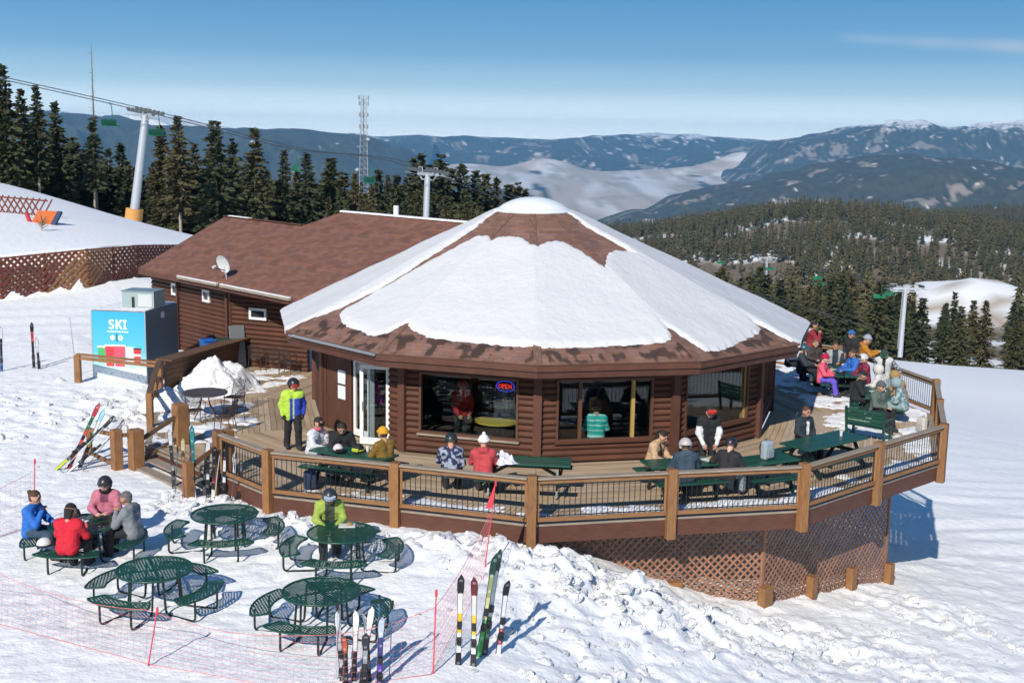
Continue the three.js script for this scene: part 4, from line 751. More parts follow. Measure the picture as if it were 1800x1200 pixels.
function rope(label, pts) { const r = tag(mesh('lift_rope', tube(pts, .045, 5, 10, false), M.rope), label, 'cable', 'lift ropes'); return r; }
let chairProto;
function liftChair(p, dir, label) {
  const turn = Math.atan2(dir.x, dir.z);
  if (!chairProto) {
    const c = chairProto = thing('lift_chair', label, 'lift chair', p.toArray(), turn, 'chairs hanging from the lift ropes');
    mesh('hanger', pipe([V(0, 0, 0), V(.28, -.25, 0), V(.28, -1.5, .1), V(0, -1.7, .1)], .045, .12, 6), M.chairGreen, c); mesh('seat', box(0, -2.3, .1, 1.9, .1, .5), M.chairGreen, c); mesh('backrest', box(0, -2.0, -.18, 1.9, .5, .07), M.chairGreen, c);
    mesh('frame', merge([pipe([V(-1.0, -2.3, .3), V(-1.0, -2.32, -.15), V(-1.0, -1.7, -.18), V(1.0, -1.7, -.18), V(1.0, -2.32, -.15), V(1.0, -2.3, .3)], .04, .12, 6), rod(V(0, -1.7, .1), V(0, -1.7, -.2), .045)]), M.chairGreen, c); return c;
  }
  return copyOf(chairProto, p.toArray(), turn, label);
}
{
  const t1 = V(-37.5, 10.1, -125), t2 = V(-9.95, 4.3, -140), d = t2.clone().sub(t1), dir = V(d.x, 0, d.z).normalize(); dir.dy = d.y / Math.hypot(d.x, d.z); const side = V(-dir.z, 0, dir.x);
  liftTower('grey lift tower with an orange pad at its foot on the snow bank', V(-39.2, -1.2, -125), t1, .5, dir, 2.1, { pad: true });
  liftTower('grey lift tower rising behind the ridge of the wing roof', V(-10.4, -9.5, -140), t2, .42, dir, 2.6);
  for (const s of [-1, 1]) {
    const off = p => p.clone().addScaledVector(side, s * (p === t1 ? 2.1 : p === t2 ? 2.6 : 2.4)).add(V(0, .5, 0)), up = V(t1.x - 55, t1.y + 14.5, t1.z + 30), low = V(t2.x + 60, t2.y - 22, t2.z - 34);
    const a = off(up), b = off(t1), c = off(t2), e = off(low), sag = (p, q, k) => p.clone().lerp(q, .5).add(V(0, -k, 0));
    rope(s < 0 ? 'far side lift cable running down behind the conifers' : 'near side lift cable running down over the conifers', [a, sag(a, b, .8), b, sag(b, c, .7), c, sag(c, e, 1), e]);
    const hang = (f, name) => { const p = b.clone().lerp(c, f).add(V(0, -.7 * 4 * f * (1 - f), 0)); liftChair(p, dir, name); };
    if (s > 0) { hang(.02, 'green lift chair hanging just right of the padded tower'); hang(.745, 'green lift chair hanging beside the lattice mast'); } else { hang(.53, 'green lift chair left of the lattice mast'); liftChair(b.clone().lerp(a, .05), dir, 'green lift chair hanging just left of the padded tower'); liftChair(c.clone().lerp(e, .3), dir, 'green lift chair by the left edge of the lodge roof top'); }
  }
  // the second lift runs straight down the slope on the right
  const ra = V(63.4, -14.2, -195), rb = V(63.2, -19.4, -302), rc = V(63.2, -36, -480), dr = V(0, 0, -1); dr.dy = -.05;
  liftTower('grey lift tower standing on the edge of the right hand snow slope', V(63.25, -24.2, -195), ra, .42, dr, 2.5); liftTower('slim distant lift tower among the conifers beyond the lodge roof', V(63.2, landHeight(63.2, -302) - .5, -302), rb, .36, dr, 2.5);
  const nm = ['nearest', 'second', 'third', 'fourth', 'fifth'];
  for (const s of [-1, 1]) {
    const o = p => p.clone().add(V(s * 2.5, .5, 0)), a = o(ra), b = o(rb), c = o(rc), u = o(V(63.6, -7.5, -120)); rope(s < 0 ? 'left cable of the lift down the right hand slope' : 'right cable of the lift down the right hand slope', [a, a.clone().lerp(b, .5).add(V(0, -.9, 0)), b, b.clone().lerp(c, .5).add(V(0, -1, 0)), c]);
    const list = s < 0 ? [.05, .42, .86] : [.16, .62]; list.forEach((f, i) => { const p = a.clone().lerp(b, f).add(V(0, -3.6 * f * (1 - f), 0)); liftChair(p, dr, `green lift chair among the dark conifers, ${nm[i * 2 + (s > 0 ? 1 : 0)]} beyond the slope's lift tower`); });
    liftChair(b.clone().lerp(c, s < 0 ? .3 : .45), dr, s < 0 ? 'small far green lift chair just right of the snowy roof edge' : 'smallest farthest green lift chair near the roof edge');
  }
}
// ---------------------------------------------------------------- snow fence on the left
{
  const f = thing('snow_fence', 'long lattice snow fence of reddish brown boards below the bank', 'fence'), reds = wood(woodTex([.2, .05, .03], [.1, .027, .017], 21), .85), reds2 = wood(T.skirt, .85, { color: rgb(.42, .3, .26) }), tan = wood(woodTex([.33, .15, .055], [.17, .07, .03], 23), .8);
  const topAt = [2.3, 2.25, 2.45, 2.38, 2.05];
  for (let i = 0; i < FENCE.length - 1; i++) {
    const [ax, az] = FENCE[i], [bx, bz] = FENCE[i + 1], L = Math.hypot(bx - ax, bz - az), d = V((bx - ax) / L, 0, (bz - az) / L), nrm = V(d.z, 0, -d.x).multiplyScalar(d.z < 0 ? 1 : 1), H = 2.5;
    const n2 = V(-d.z, 0, d.x);
    const point = (u, v, o) => V(ax, 0, az).addScaledVector(d, u).add(V(0, lerp(topAt[i], topAt[i + 1], u / L) + v, 0)).addScaledVector(n2, .12 + o);
    for (const dirn of [1, -1]) for (let c = -H; c < L; c += .34) {
      let a = dirn > 0 ? [c, -H] : [c, 0], b = dirn > 0 ? [c + H, 0] : [c + H, -H]; const cl = x => [x, lerp(a[1], b[1], (x - a[0]) / (b[0] - a[0]))];
      if (b[0] < .1 || a[0] > L - .1) continue; const p = a[0] < 0 ? cl(0) : a, q = b[0] > L ? cl(L) : b; const mid = (p[0] + q[0]) / 2;
      mesh('slat', bar(point(p[0], p[1], dirn * .014), point(q[0], q[1], dirn * .014), .02, .135), i === 1 && mid > L * .62 || i === 2 && mid < L * .3 ? tan : (rndT() < .5 ? reds : reds2), f);
    }
    for (let u = 0; u <= L; u += L / Math.ceil(L / 2.4)) mesh('post', bar(point(u, -H, -.08), point(u, .04, -.08), .09, .09), reds, f);
    mesh('rail', bar(point(0, -.02, -.04), point(L, -.02, -.04), .04, .09), reds, f);
  }
  const g = thing('snow_fence', 'short dark lattice fence high on the bank at the picture edge', 'fence');
  for (let k = 0; k < 16; k++) for (const s of [1, -1]) { const x = -37 + k * .4, z = -80, y = bankTop(x, z); mesh('slat', bar(V(x, y - .1, z + s * .012), V(x + s * .7, y + 1.1, z + s * .012), .02, .1), reds, g); }
  mesh('rail', bar(V(-37.2, bankTop(-37, -80) + 1.05, -80), V(-30.6, bankTop(-31, -80) + 1.0, -80), .05, .1), reds, g);
  const sg = thing('orange_sign', 'orange safety pad leaning on the snow bank beside the fence', 'pad', [-29.0, bankTop(-29, -75) - .05, -75], -.35);
  const pm = mat(.62, .13, .025, .6); const pad = new RoundedBoxGeometry(1.5, 1.0, .16, 2, .05); pad.rotateX(-.7); pad.translate(.1, .38, 0); mesh('pad', pad, pm, sg); const edge = box(.98, .36, 0, .3, .95, .12); edge.rotateX(0); mesh('dark_border', (() => { const b = new RoundedBoxGeometry(.35, 1.02, .18, 2, .05); b.rotateX(-.7); b.translate(1.02, .38, 0); return b; })(), mat(.03, .06, .12, .7), sg); mesh('red_tube', rod(V(-1.35, .55, -.1), V(-.75, .0, .3), .13, .13, 10), mat(.5, .04, .05, .6), sg);
  const sp = thing('small_sapling', 'little bare sapling poking out of the snow bank', 'sapling', [-27.2, bankTop(-27.2, -70), -70]), tw = [], fo = [], r = rng(3);
  for (let k = 0; k < 26; k++) { const a = r() * 6.28, y = .15 + r() * .9, L = .25 + r() * .45; tw.push(rod(V(0, y * .6, 0), V(Math.cos(a) * L, y * .8 + .25, Math.sin(a) * L), .02, .008, 3)); }
  mesh('trunk', rod(V(0, -.2, 0), V(.05, 1.2, 0), .04, .015, 5), M.barkPale, sp); mesh('twigs', merge(tw), mat(.26, .2, .09, .9), sp);
}
// ---------------------------------------------------------------- furniture
const rndP = rng(61);
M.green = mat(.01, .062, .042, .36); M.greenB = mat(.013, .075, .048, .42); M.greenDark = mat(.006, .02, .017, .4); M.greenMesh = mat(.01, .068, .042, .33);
function clipBars(inside, x0, x1, z0, z1, gap, w, th, angle) { // parallel straps clipped to a shape in plan
  const out = [], c = Math.cos(angle), s = Math.sin(angle), cx = (x0 + x1) / 2, cz = (z0 + z1) / 2, R = Math.hypot(x1 - x0, z1 - z0) / 2;
  for (let o = -R; o <= R; o += gap) { let run = null; for (let t = -R; t <= R + .001; t += .03) { const x = cx + t * c - o * s, z = cz + t * s + o * c, ok = inside(x, z); if (ok && run === null) run = t; if ((!ok || t + .03 > R) && run !== null) { const e = ok ? t : t - .03; if (e - run > .02) out.push(bar(V(cx + run * c - o * s, 0, cz + run * s + o * c), V(cx + e * c - o * s, 0, cz + e * s + o * c), w, th)); run = null; } } }
  return out;
}
let roundProto;
function roundTable(x, z, turn, label) {
  const y = ground(x, z) - .03;
  if (roundProto) return copyOf(roundProto, [x, y, z], turn, label);
  const t = roundProto = thing('round_picnic_table', label, 'table', [x, y, z], turn, 'green round tables on the snow');
  const R = .685, top = new THREE.Group(); top.name = 'table_top'; t.add(top);
  const ring = new THREE.TorusGeometry(R, .022, 6, 48); ring.rotateX(Math.PI / 2); ring.translate(0, .745, 0); mesh('rim', ring, M.green, top);
  const sheet = merge([...clipBars((a, b) => a * a + b * b < R * R, -R, R, -R, R, .055, .022, .006, .5), ...clipBars((a, b) => a * a + b * b < R * R, -R, R, -R, R, .055, .022, .006, -.55)]); sheet.translate(0, .748, 0); const sm = mesh('mesh_sheet', sheet, M.greenMesh, top); sm.userData.kind = 'stuff';
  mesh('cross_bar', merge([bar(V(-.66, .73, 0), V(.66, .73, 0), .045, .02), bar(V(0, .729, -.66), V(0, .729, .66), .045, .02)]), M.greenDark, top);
  const r0 = .9, r1 = 1.24, half = .56;
  for (let q = 0; q < 4; q++) {
    const a = q * Math.PI / 2 + Math.PI / 4, s = new THREE.Group(); s.name = 'seat'; t.add(s); s.rotation.y = a;
    const P = (r, b) => V(Math.sin(b) * r, .445, Math.cos(b) * r), loop = []; for (let k = 0; k <= 8; k++) loop.push(P(r1, -half + k / 8 * 2 * half)); for (let k = 0; k <= 6; k++) loop.push(P(r0, half - k / 6 * 2 * half));
    mesh('rim', tube(loop, .02, 6, 3, true, .12), M.green, s);
    const ins = (px, pz) => { const r = Math.hypot(px, pz), b = Math.atan2(px, pz); return r > r0 && r < r1 && Math.abs(b) < half; };
    const g = merge([...clipBars(ins, -.7, .7, .7, 1.26, .055, .022, .006, .6), ...clipBars(ins, -.7, .7, .7, 1.26, .055, .022, .006, -.6)]); g.translate(0, .447, 0); const gm = mesh('mesh_sheet', g, M.greenMesh, s); gm.userData.kind = 'stuff';
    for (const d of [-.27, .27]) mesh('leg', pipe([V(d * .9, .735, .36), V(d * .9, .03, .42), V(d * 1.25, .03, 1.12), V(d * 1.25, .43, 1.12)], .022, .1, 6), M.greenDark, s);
  }
  return t;
}
roundTable(-8.75, -24.05, 0.78, 'round green table with four seated people beside the red net');
roundTable(-6.52, -21.4, .42, 'empty round green table nearest the seated group of four');
roundTable(-6.02, -24.75, .95, 'empty round green table closest to the deck steps');
roundTable(-3.36, -23.5, .78, 'round green table where the person in the lime jacket sits');
roundTable(-3.3, -20.5, .6, 'empty round green table nearest the camera, behind the bottom skis');

function picnicTable(x, z, turn, L, W, label, seats = [1, -1]) {
  const t = thing('picnic_table', label, 'table', [x, .02, z], turn, 'green picnic tables on the deck'), n = 5, pw = W / n;
  for (let i = 0; i < n; i++) { const g = new RoundedBoxGeometry(L, .045, pw - .012, 1, .008); g.translate(0, .74, (i - (n - 1) / 2) * pw); mesh('plank', g, i % 2 ? M.green : M.greenB, t); }
  for (const s of seats) for (let i = 0; i < 2; i++) { const g = new RoundedBoxGeometry(L, .045, .135, 1, .008); g.translate(0, .44, s * (W / 2 + .22 + i * .145)); mesh('bench_plank', g, i ? M.green : M.greenB, t); }
  for (const e of [-1, 1]) {
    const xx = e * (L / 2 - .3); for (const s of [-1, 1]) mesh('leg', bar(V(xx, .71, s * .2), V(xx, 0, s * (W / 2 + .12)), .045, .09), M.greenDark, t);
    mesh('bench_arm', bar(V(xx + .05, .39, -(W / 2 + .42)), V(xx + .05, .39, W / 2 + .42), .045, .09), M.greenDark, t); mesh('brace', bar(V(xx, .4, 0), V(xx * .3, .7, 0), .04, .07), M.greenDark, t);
  }
  return t;
}
const sideTurn = k => ang(k);
picnicTable(.35, -27.85, sideTurn(-.12), 2.2, .78, 'green picnic table with a white jacket lying on it');
picnicTable(4.1, -27.95, sideTurn(.62), 1.9, .78, 'green picnic table in front of the windows with a group of people');
picnicTable(6.1, -28.35, sideTurn(.98), 1.6, .78, 'small green picnic table just left of the long empty one');
picnicTable(8.07, -30.36, .675, 2.45, .98, 'long green picnic table where the man in a dark jacket sits');
picnicTable(11.25, -36.55, 1.3, 1.9, .78, 'green picnic table where the man in black eats');
picnicTable(11.12, -40.1, 1.45, 2.0, .78, 'green picnic table with the pink jacketed child');
picnicTable(-3.75, -28.3, sideTurn(-.86), 2.1, .78, 'green picnic table with helmets near the entrance door');
{ // slatted green bench with a high back, turned away
  const b = thing('slatted_bench', 'green slatted bench with a back beside the long table', 'bench', [10.15, .02, -33.6], 2.45);
  for (let i = 0; i < 5; i++) mesh('seat_slat', box(0, .42, -.22 + i * .11, 1.15, .03, .09), M.green, b); for (let i = 0; i < 4; i++) mesh('back_slat', box(0, .52 + i * .115, -.27 - i * .022, 1.15, .09, .03), i % 2 ? M.greenB : M.green, b);
  for (const x of [-.55, .55]) { mesh('leg', box(x, .2, .22, .06, .42, .06), M.green, b); mesh('leg', bar(V(x, 0, -.22), V(x, .95, -.36), .06, .06), M.green, b); mesh('armrest', box(x, .64, .0, .09, .03, .62), M.green, b); }
}
// dark patio table and wire chairs on the left of the deck
{
  M.wire = mat(.045, .03, .03, .5); M.patio = mat(.075, .062, .065, .55);
  const t = thing('patio_table', 'round dark metal patio table on the left of the deck', 'table', [-9.0, .02, -34.95]); const top = new THREE.CylinderGeometry(.66, .66, .035, 36); top.translate(0, .74, 0); mesh('table_top', top, M.patio, t);
  for (let i = 0; i < 4; i++) { const a = i * 1.571 + .5; mesh('leg', pipe([V(Math.cos(a) * .12, .72, Math.sin(a) * .12), V(Math.cos(a) * .2, .35, Math.sin(a) * .2), V(Math.cos(a) * .48, .0, Math.sin(a) * .48)], .018, .08), M.wire, t); }
  let proto; const chair = (x, z, turn, label) => {
    if (proto) return copyOf(proto, [x, .02, z], turn, label);
    const c = proto = thing('wire_chair', label, 'chair', [x, .02, z], turn, 'dark wire chairs on the deck');
    for (const s of [-1, 1]) { mesh('leg', pipe([V(s * .24, .0, .24), V(s * .22, .43, .2), V(s * .26, .66, .2), V(s * .26, .68, -.15)], .013, .06, 5), M.wire, c); mesh('leg', pipe([V(s * .22, 0, -.26), V(s * .21, .43, -.18), V(s * .19, .9, -.32)], .013, .06, 5), M.wire, c); }
    const wires = (n, f) => merge(Array.from({ length: n }, (_, i) => f(i / (n - 1)))); const st = mesh('seat', merge([wires(11, t => rod(V(lerp(-.22, .22, t), .43, -.2), V(lerp(-.22, .22, t), .44, .22), .006, .006, 4)), wires(11, t => rod(V(-.23, .435, lerp(-.2, .22, t)), V(.23, .435, lerp(-.2, .22, t)), .006, .006, 4))]), M.wire, c), bk = mesh('backrest', merge([wires(11, t => rod(V(lerp(-.2, .2, t), .46, -.19), V(lerp(-.19, .19, t), .9 + .04 * Math.sin(t * 3.14), -.32), .006, .006, 4)), wires(8, t => rod(V(-.2, lerp(.5, .9, t), lerp(-.2, -.32, t)), V(.2, lerp(.5, .9, t), lerp(-.2, -.32, t)), .006, .006, 4))]), M.wire, c); st.userData.kind = bk.userData.kind = 'stuff'; return c;
  };
  chair(-8.05, -34.4, -2.2, 'dark wire chair at the patio table, the one towards the lodge'); chair(-8.35, -35.9, -2.8, 'dark wire chair behind the patio table by the snow pile'); chair(-8.0, -33.2, -1.4, 'dark wire chair standing nearest the deck steps');
  chair(-9.1, -42.6, .1, 'wire chair against the wing wall, next to the corner'); chair(-8.45, -42.2, -.2, 'wire chair against the wing wall, in the middle of three'); chair(-7.85, -41.9, .25, 'wire chair against the wing wall, nearest the lodge'); chair(-9.05, -34.0, 2.6, 'dark wire chair tucked in front of the patio table');
}
// the drink cooler with its printed front
{
  const FLx = -14.2, FLz = -40.5, FRx = -12.28, FRz = -40.2, w = Math.hypot(FRx - FLx, FRz - FLz), turn = Math.atan2(-(FRz - FLz), FRx - FLx), h = 2.42, dep = 2.5, y0 = ground(-13.2, -40.3) - .06;
  const b = thing('cooler_box', 'blue and white drinks cooler box with a large SKI sign on its front', 'cooler', [(FLx + FRx) / 2, y0, (FLz + FRz) / 2], turn);
  const cv = document.createElement('canvas'); cv.width = 512; cv.height = 640; const c = cv.getContext('2d');
  const gr = c.createLinearGradient(0, 0, 0, 640); gr.addColorStop(0, '#35a6cd'); gr.addColorStop(.55, '#5cbcd9'); gr.addColorStop(.76, '#a8dcea'); gr.addColorStop(.82, '#e8f1f4'); gr.addColorStop(1, '#e9eef1'); c.fillStyle = gr; c.fillRect(0, 0, 512, 640);
  c.fillStyle = '#f4fbfd'; c.font = 'bold 118px sans-serif'; c.textAlign = 'center'; c.fillText('SKI', 250, 158); for (let k = 0; k < 9; k++) c.fillRect(146 + k * 23, 176, 18, 11);
  c.beginPath(); c.arc(196, 236, 22, 0, 7); c.fill(); c.beginPath(); c.arc(272, 236, 24, 0, 7); c.fill(); c.fillStyle = '#7fc9e0'; c.beginPath(); c.arc(272, 236, 13, 0, 7); c.fill(); c.fillStyle = '#2b7894'; c.fillRect(228, 196, 18, 74);
  const cup = (x, y, w2, h2, body, lid) => { c.fillStyle = body; c.beginPath(); c.moveTo(x, y); c.lineTo(x + w2, y); c.lineTo(x + w2 * .9, y + h2); c.lineTo(x + w2 * .1, y + h2); c.fill(); c.fillStyle = lid; c.fillRect(x - 2, y - 14, w2 + 4, 16); };
  cup(48, 330, 84, 140, '#4fb06c', '#eaf2ee'); cup(120, 316, 92, 190, '#d8404a', '#f3efe9'); cup(204, 312, 112, 200, '#e0566a', '#cfd6c2'); cup(318, 330, 84, 130, '#e9edf0', '#f5f5f5'); cup(392, 336, 74, 130, '#d23a3f', '#4a3b3a'); c.fillStyle = '#e9edf0'; c.fillRect(396, 378, 64, 20); c.fillStyle = '#bfe4ee'; c.fillRect(70, 500, 380, 26);
  for (let k = 0; k < 40; k++) { c.fillStyle = ['#8fc0d6', '#d9e6ec', '#c3d6df', '#aebfd2'][k % 4]; c.fillRect((k * 127) % 490, 540 + (k * 53) % 90, 14 + (k * 7) % 16, 6 + (k * 5) % 8); }
  const tx = new THREE.CanvasTexture(cv); tx.colorSpace = THREE.SRGBColorSpace;
  mesh('cabinet', box(0, h / 2, -dep / 2 - .01, w, h, dep), mat(.15, .2, .225, .45), b);
  const fp = new THREE.BoxGeometry(w - .02, h - .02, .012); { const u = fp.attributes.uv; } const front = mesh('printed_front', fp, new THREE.MeshStandardMaterial({ map: tx, roughness: .35 }), b); front.position.set(0, h / 2, .004);
  mesh('corner_trim', merge([box(-w / 2 + .01, h / 2, .004, .03, h, .03), box(w / 2 - .01, h / 2, .004, .03, h, .03)]), M.galv, b);
  mesh('roof_snow', (() => { const g = new RoundedBoxGeometry(w - .05, .06, dep - .1, 2, .028); g.translate(0, h + .025, -dep / 2); return g; })(), M.snow, b);
  const u = new THREE.Group(); u.name = 'cooling_unit'; b.add(u); u.position.set(.42, h + .04, -1.05); mesh('housing', box(0, .29, 0, 1.15, .54, .85), M.unit = mat(.3, .38, .38, .5), u); mesh('lid', box(0, .575, 0, 1.2, .03, .9), mat(.2, .27, .29, .4), u); mesh('door_panel', box(.26, .27, .432, .5, .42, .012), mat(.52, .54, .54, .5), u); mesh('grille', box(-.17, .2, .432, .1, .36, .012), M.black, u);
  mesh('flood_lamp', box(.98, 2.18, -1.25, .1, .2, .16), M.whitepaint, b);
}
{ // bins and a leaning panel by the wing
  const bin = (x, z, m, label, turn) => { const b = thing('rubbish_bin', label, 'bin', [x, .02, z], turn); const g = new THREE.CylinderGeometry(.32, .26, .95, 4, 1); g.rotateY(Math.PI / 4); g.translate(0, .475, 0); mesh('body', g, m, b); const l = new RoundedBoxGeometry(.5, .09, .5, 2, .03); l.translate(0, .99, 0); mesh('lid', l, m, b); for (const s of [-1, 1]) { const w = new THREE.CylinderGeometry(.09, .09, .05, 10); w.rotateZ(Math.PI / 2); w.translate(s * .2, .09, -.22); mesh('wheel', w, M.black, b); } return b; };
  bin(-10.85, -42.7, mat(.015, .11, .42, .5), 'blue plastic bin behind the counter wall', .6); bin(-10.3, -42.85, mat(.012, .06, .045, .5), 'dark green bin beside the blue bin', .4);
  const p = thing('leaning_panel', 'grey metal panel leaning by the wing corner beside the bins', 'panel', [-9.85, .02, -43.0], .5); const g = new RoundedBoxGeometry(.55, 1.5, .04, 1, .01); g.rotateX(-.16); g.translate(0, .74, 0); mesh('sheet', g, M.greymetal, p); mesh('edge', (() => { const e = box(.29, .74, 0, .03, 1.5, .05); e.rotateX(-.16); return e; })(), M.galv, p);
}
// ---------------------------------------------------------------- skis and poles
const skiGeo = (() => { const L = 1.75, n = 18, P = [], ix = [], UVs = []; for (let i = 0; i <= n; i++) { const t = i / n, y = t * L, w = .056 - .015 * Math.sin(t * Math.PI) + (t > .82 ? .01 : 0), tip = t > .9 ? Math.sqrt(Math.max(0.02, 1 - ((t - .9) / .1) ** 2)) : (t < .05 ? .6 + t * 8 : 1), bend = t > .84 ? ((t - .84) / .16) ** 2 * .075 : 0; for (const [sx, sz] of [[-1, 0], [1, 0], [1, 1], [-1, 1]]) { P.push(sx * w * tip, y, bend + sz * .014); UVs.push(sx * .5 + .5, t); } if (i) { const o = i * 4, q = o - 4; for (let k = 0; k < 4; k++) { const m = (k + 1) % 4; ix.push(q + k, q + m, o + m, q + k, o + m, o + k); } } } ix.push(0, 1, 2, 0, 2, 3); const e = n * 4; ix.push(e, e + 2, e + 1, e, e + 3, e + 2); const g = new THREE.BufferGeometry(); g.setAttribute('position', new THREE.Float32BufferAttribute(P, 3)); g.setAttribute('uv', new THREE.Float32BufferAttribute(UVs, 2)); g.setIndex(ix); const f = g.toNonIndexed(); f.computeVertexNormals(); return f; })();
const bindGeo = { toe: merge([box(0, .84, .04, .075, .12, .05), box(0, .87, .065, .05, .06, .03)]), heel: merge([box(0, .56, .045, .07, .13, .06), box(0, .535, .085, .045, .05, .05)]), brake: merge([rod(V(-.05, .6, .02), V(-.06, .45, .0), .005, .005, 4), rod(V(.05, .6, .02), V(.06, .45, .0), .005, .005, 4)]) };
const skiMats = new Map();
function skiMat(cols) { const k = cols.join('|'); if (skiMats.has(k)) return skiMats.get(k); const cv = document.createElement('canvas'); cv.width = 32; cv.height = 256; const c = cv.getContext('2d'); cols.forEach((q, i) => { c.fillStyle = q; c.fillRect(0, 256 - (i + 1) / cols.length * 256, 32, 256 / cols.length + 1); }); c.fillStyle = 'rgba(255,255,255,.35)'; for (let i = 0; i < 7; i++) c.fillRect(8, 14 + i * 36, 16, 7); c.fillStyle = '#15161a'; c.fillRect(0, 0, 3, 256); c.fillRect(29, 0, 3, 256); const t = new THREE.CanvasTexture(cv); t.colorSpace = THREE.SRGBColorSpace; const m = new THREE.MeshStandardMaterial({ map: t, roughness: .35, side: THREE.DoubleSide }); skiMats.set(k, m); return m; }
M.binding = mat(.02, .021, .024, .5);
function ski(foot, tip, len, cols, turn, label, group) { // stands on its tail at foot, leaning towards tip (a direction)
  const o = thing('ski', label, 'ski', foot, 0, group), d = V(...tip).normalize(), x = V(Math.cos(turn), 0, -Math.sin(turn)); x.addScaledVector(d, -x.dot(d)).normalize(); const z = x.clone().cross(d); o.quaternion.setFromRotationMatrix(new THREE.Matrix4().makeBasis(x, d, z)); const k = len / 1.75;
  const s = mesh('board', skiGeo, skiMat(cols), o); s.scale.y = k; for (const [n, g] of [['toe_binding', bindGeo.toe], ['heel_binding', bindGeo.heel], ['brake', bindGeo.brake]]) { const b = mesh(n, g, M.binding, o); b.position.y = (k - 1) * .7; } return o;
}
function skiPole(a, b, col, label) { const o = thing('ski_pole', label, 'ski pole', [a.x, a.y, a.z]), q = b.clone().sub(a); mesh('shaft', rod(V(0, 0, 0), q, .009, .009, 6), mat(...col, .4), o); const d = q.clone().normalize(); mesh('grip', rod(q.clone().addScaledVector(d, -.12), q.clone().addScaledVector(d, .02), .017, .019, 8), M.black, o); const k = new THREE.CylinderGeometry(.045, .05, .008, 10); k.translate(0, .08, 0); k.applyQuaternion(new THREE.Quaternion().setFromUnitVectors(UP, d)); mesh('basket', k, M.black, o); mesh('strap', pipe([q.clone(), q.clone().add(V(.04, -.08, .03)), q.clone().add(V(.02, -.16, .02)), q.clone().addScaledVector(d, -.05)], .004, .02, 4), M.black, o); return o; }
const gy = (x, z, o = -.12) => [x, ground(x, z) + o, z];
// standing by the net at the bottom right
ski(gy(-.82, -19.4), [.02, 1, -.03], 1.72, ['#17181b', '#e9e9e6', '#e4b52a', '#eceae4', '#1b1c20'], .15, 'white ski with a yellow band and black tip beside the green pair', 'skis standing right of the tables');
ski(gy(-.56, -19.45), [.0, 1, -.04], 1.7, ['#2b2c31', '#dedcd6', '#e2b93a', '#c9c6c0', '#611f25'], -.1, 'white and yellow ski with a dark red tip next to its black tipped twin', 'skis standing right of the tables');
ski(gy(-.5, -19.85), [.14, 1, -.02], 2.02, ['#2f9a45', '#46a652', '#c8c48e', '#8c9a64', '#1d3f38'], .3, 'long bright green ski with a pale upper half leaning to the right', 'skis standing right of the tables');
ski(gy(-.4, -19.98), [.12, 1, -.06], 2.04, ['#24282c', '#3b7a4a', '#dcdfdc', '#c9d2d2', '#244a40'], .35, 'long grey and white ski behind the bright green one', 'skis standing right of the tables');
ski(gy(-.16, -20.1), [.1, 1, 0], 1.5, ['#d9dcdf', '#a33b3b', '#e2e4e6', '#d6d9db', '#1c1d22'], .4, 'short white ski with a black tip, last to the right', 'skis standing right of the tables');
// bottom centre, partly below the frame
const bottom = [[-2.62, -18.45, 1.5, ['#3a3c42', '#c3c7ca', '#b9bcbf', '#dfe1e2'], 'white and grey ski leaning over the red net, first of the bottom bunch'], [-2.48, -18.5, 1.55, ['#16171a', '#20232a', '#cfd2d4', '#e4e6e6'], 'black and white ski with a broad white tip in the bottom bunch'], [-2.36, -18.42, 1.62, ['#191b20', '#2a2d33', '#d7d9da', '#eceeee'], 'tall black and white ski in the middle of the bottom bunch'], [-2.2, -18.5, 1.42, ['#1a1b1f', '#d6d8d9', '#2a2c31', '#d9dbdc'], 'short ski with white blocks on black in the bottom bunch'], [-2.05, -18.4, 1.5, ['#5a2c86', '#6a3aa0', '#3a3f7a', '#b9c3d6'], 'purple ski at the right end of the bottom bunch']];
bottom.forEach(([x, z, L, c, l], i) => ski(gy(x, z, -.3), [[-.09, .05, .12, -.06, .03][i], 1, [-.1, .04, -.05, -.12, .02][i]], L, c, [.5, -.2, .1, -.6, .3][i], l, 'skis at the bottom edge'));
ski(gy(-2.28, -18.3, -.3), [.02, 1, -.1], 1.2, ['#15161a', '#1b1d22', '#8b8f96', '#2a2c31'], .1, 'short dark ski in front of the bottom bunch', 'skis at the bottom edge'); ski(gy(-2.55, -18.28, -.3), [-.03, 1, -.06], 1.15, ['#121316', '#26282d', '#1a1b1f', '#a34a2a'], -.3, 'black ski with a rust tip in front of the bottom bunch', 'skis at the bottom edge');
skiPole(V(...gy(-2.1, -18.6, -.1)), V(-2.06, .95, -18.6), [.05, .2, .42], 'blue ski pole standing right of the bottom skis'); skiPole(V(...gy(-1.92, -18.75, -.1)), V(-1.86, .8, -18.75), [.06, .22, .45], 'second blue ski pole, nearest the red net post'); skiPole(V(...gy(-2.75, -18.5, -.1)), V(-2.72, .85, -18.5), [.5, .5, .52], 'silver ski pole left of the bottom skis');
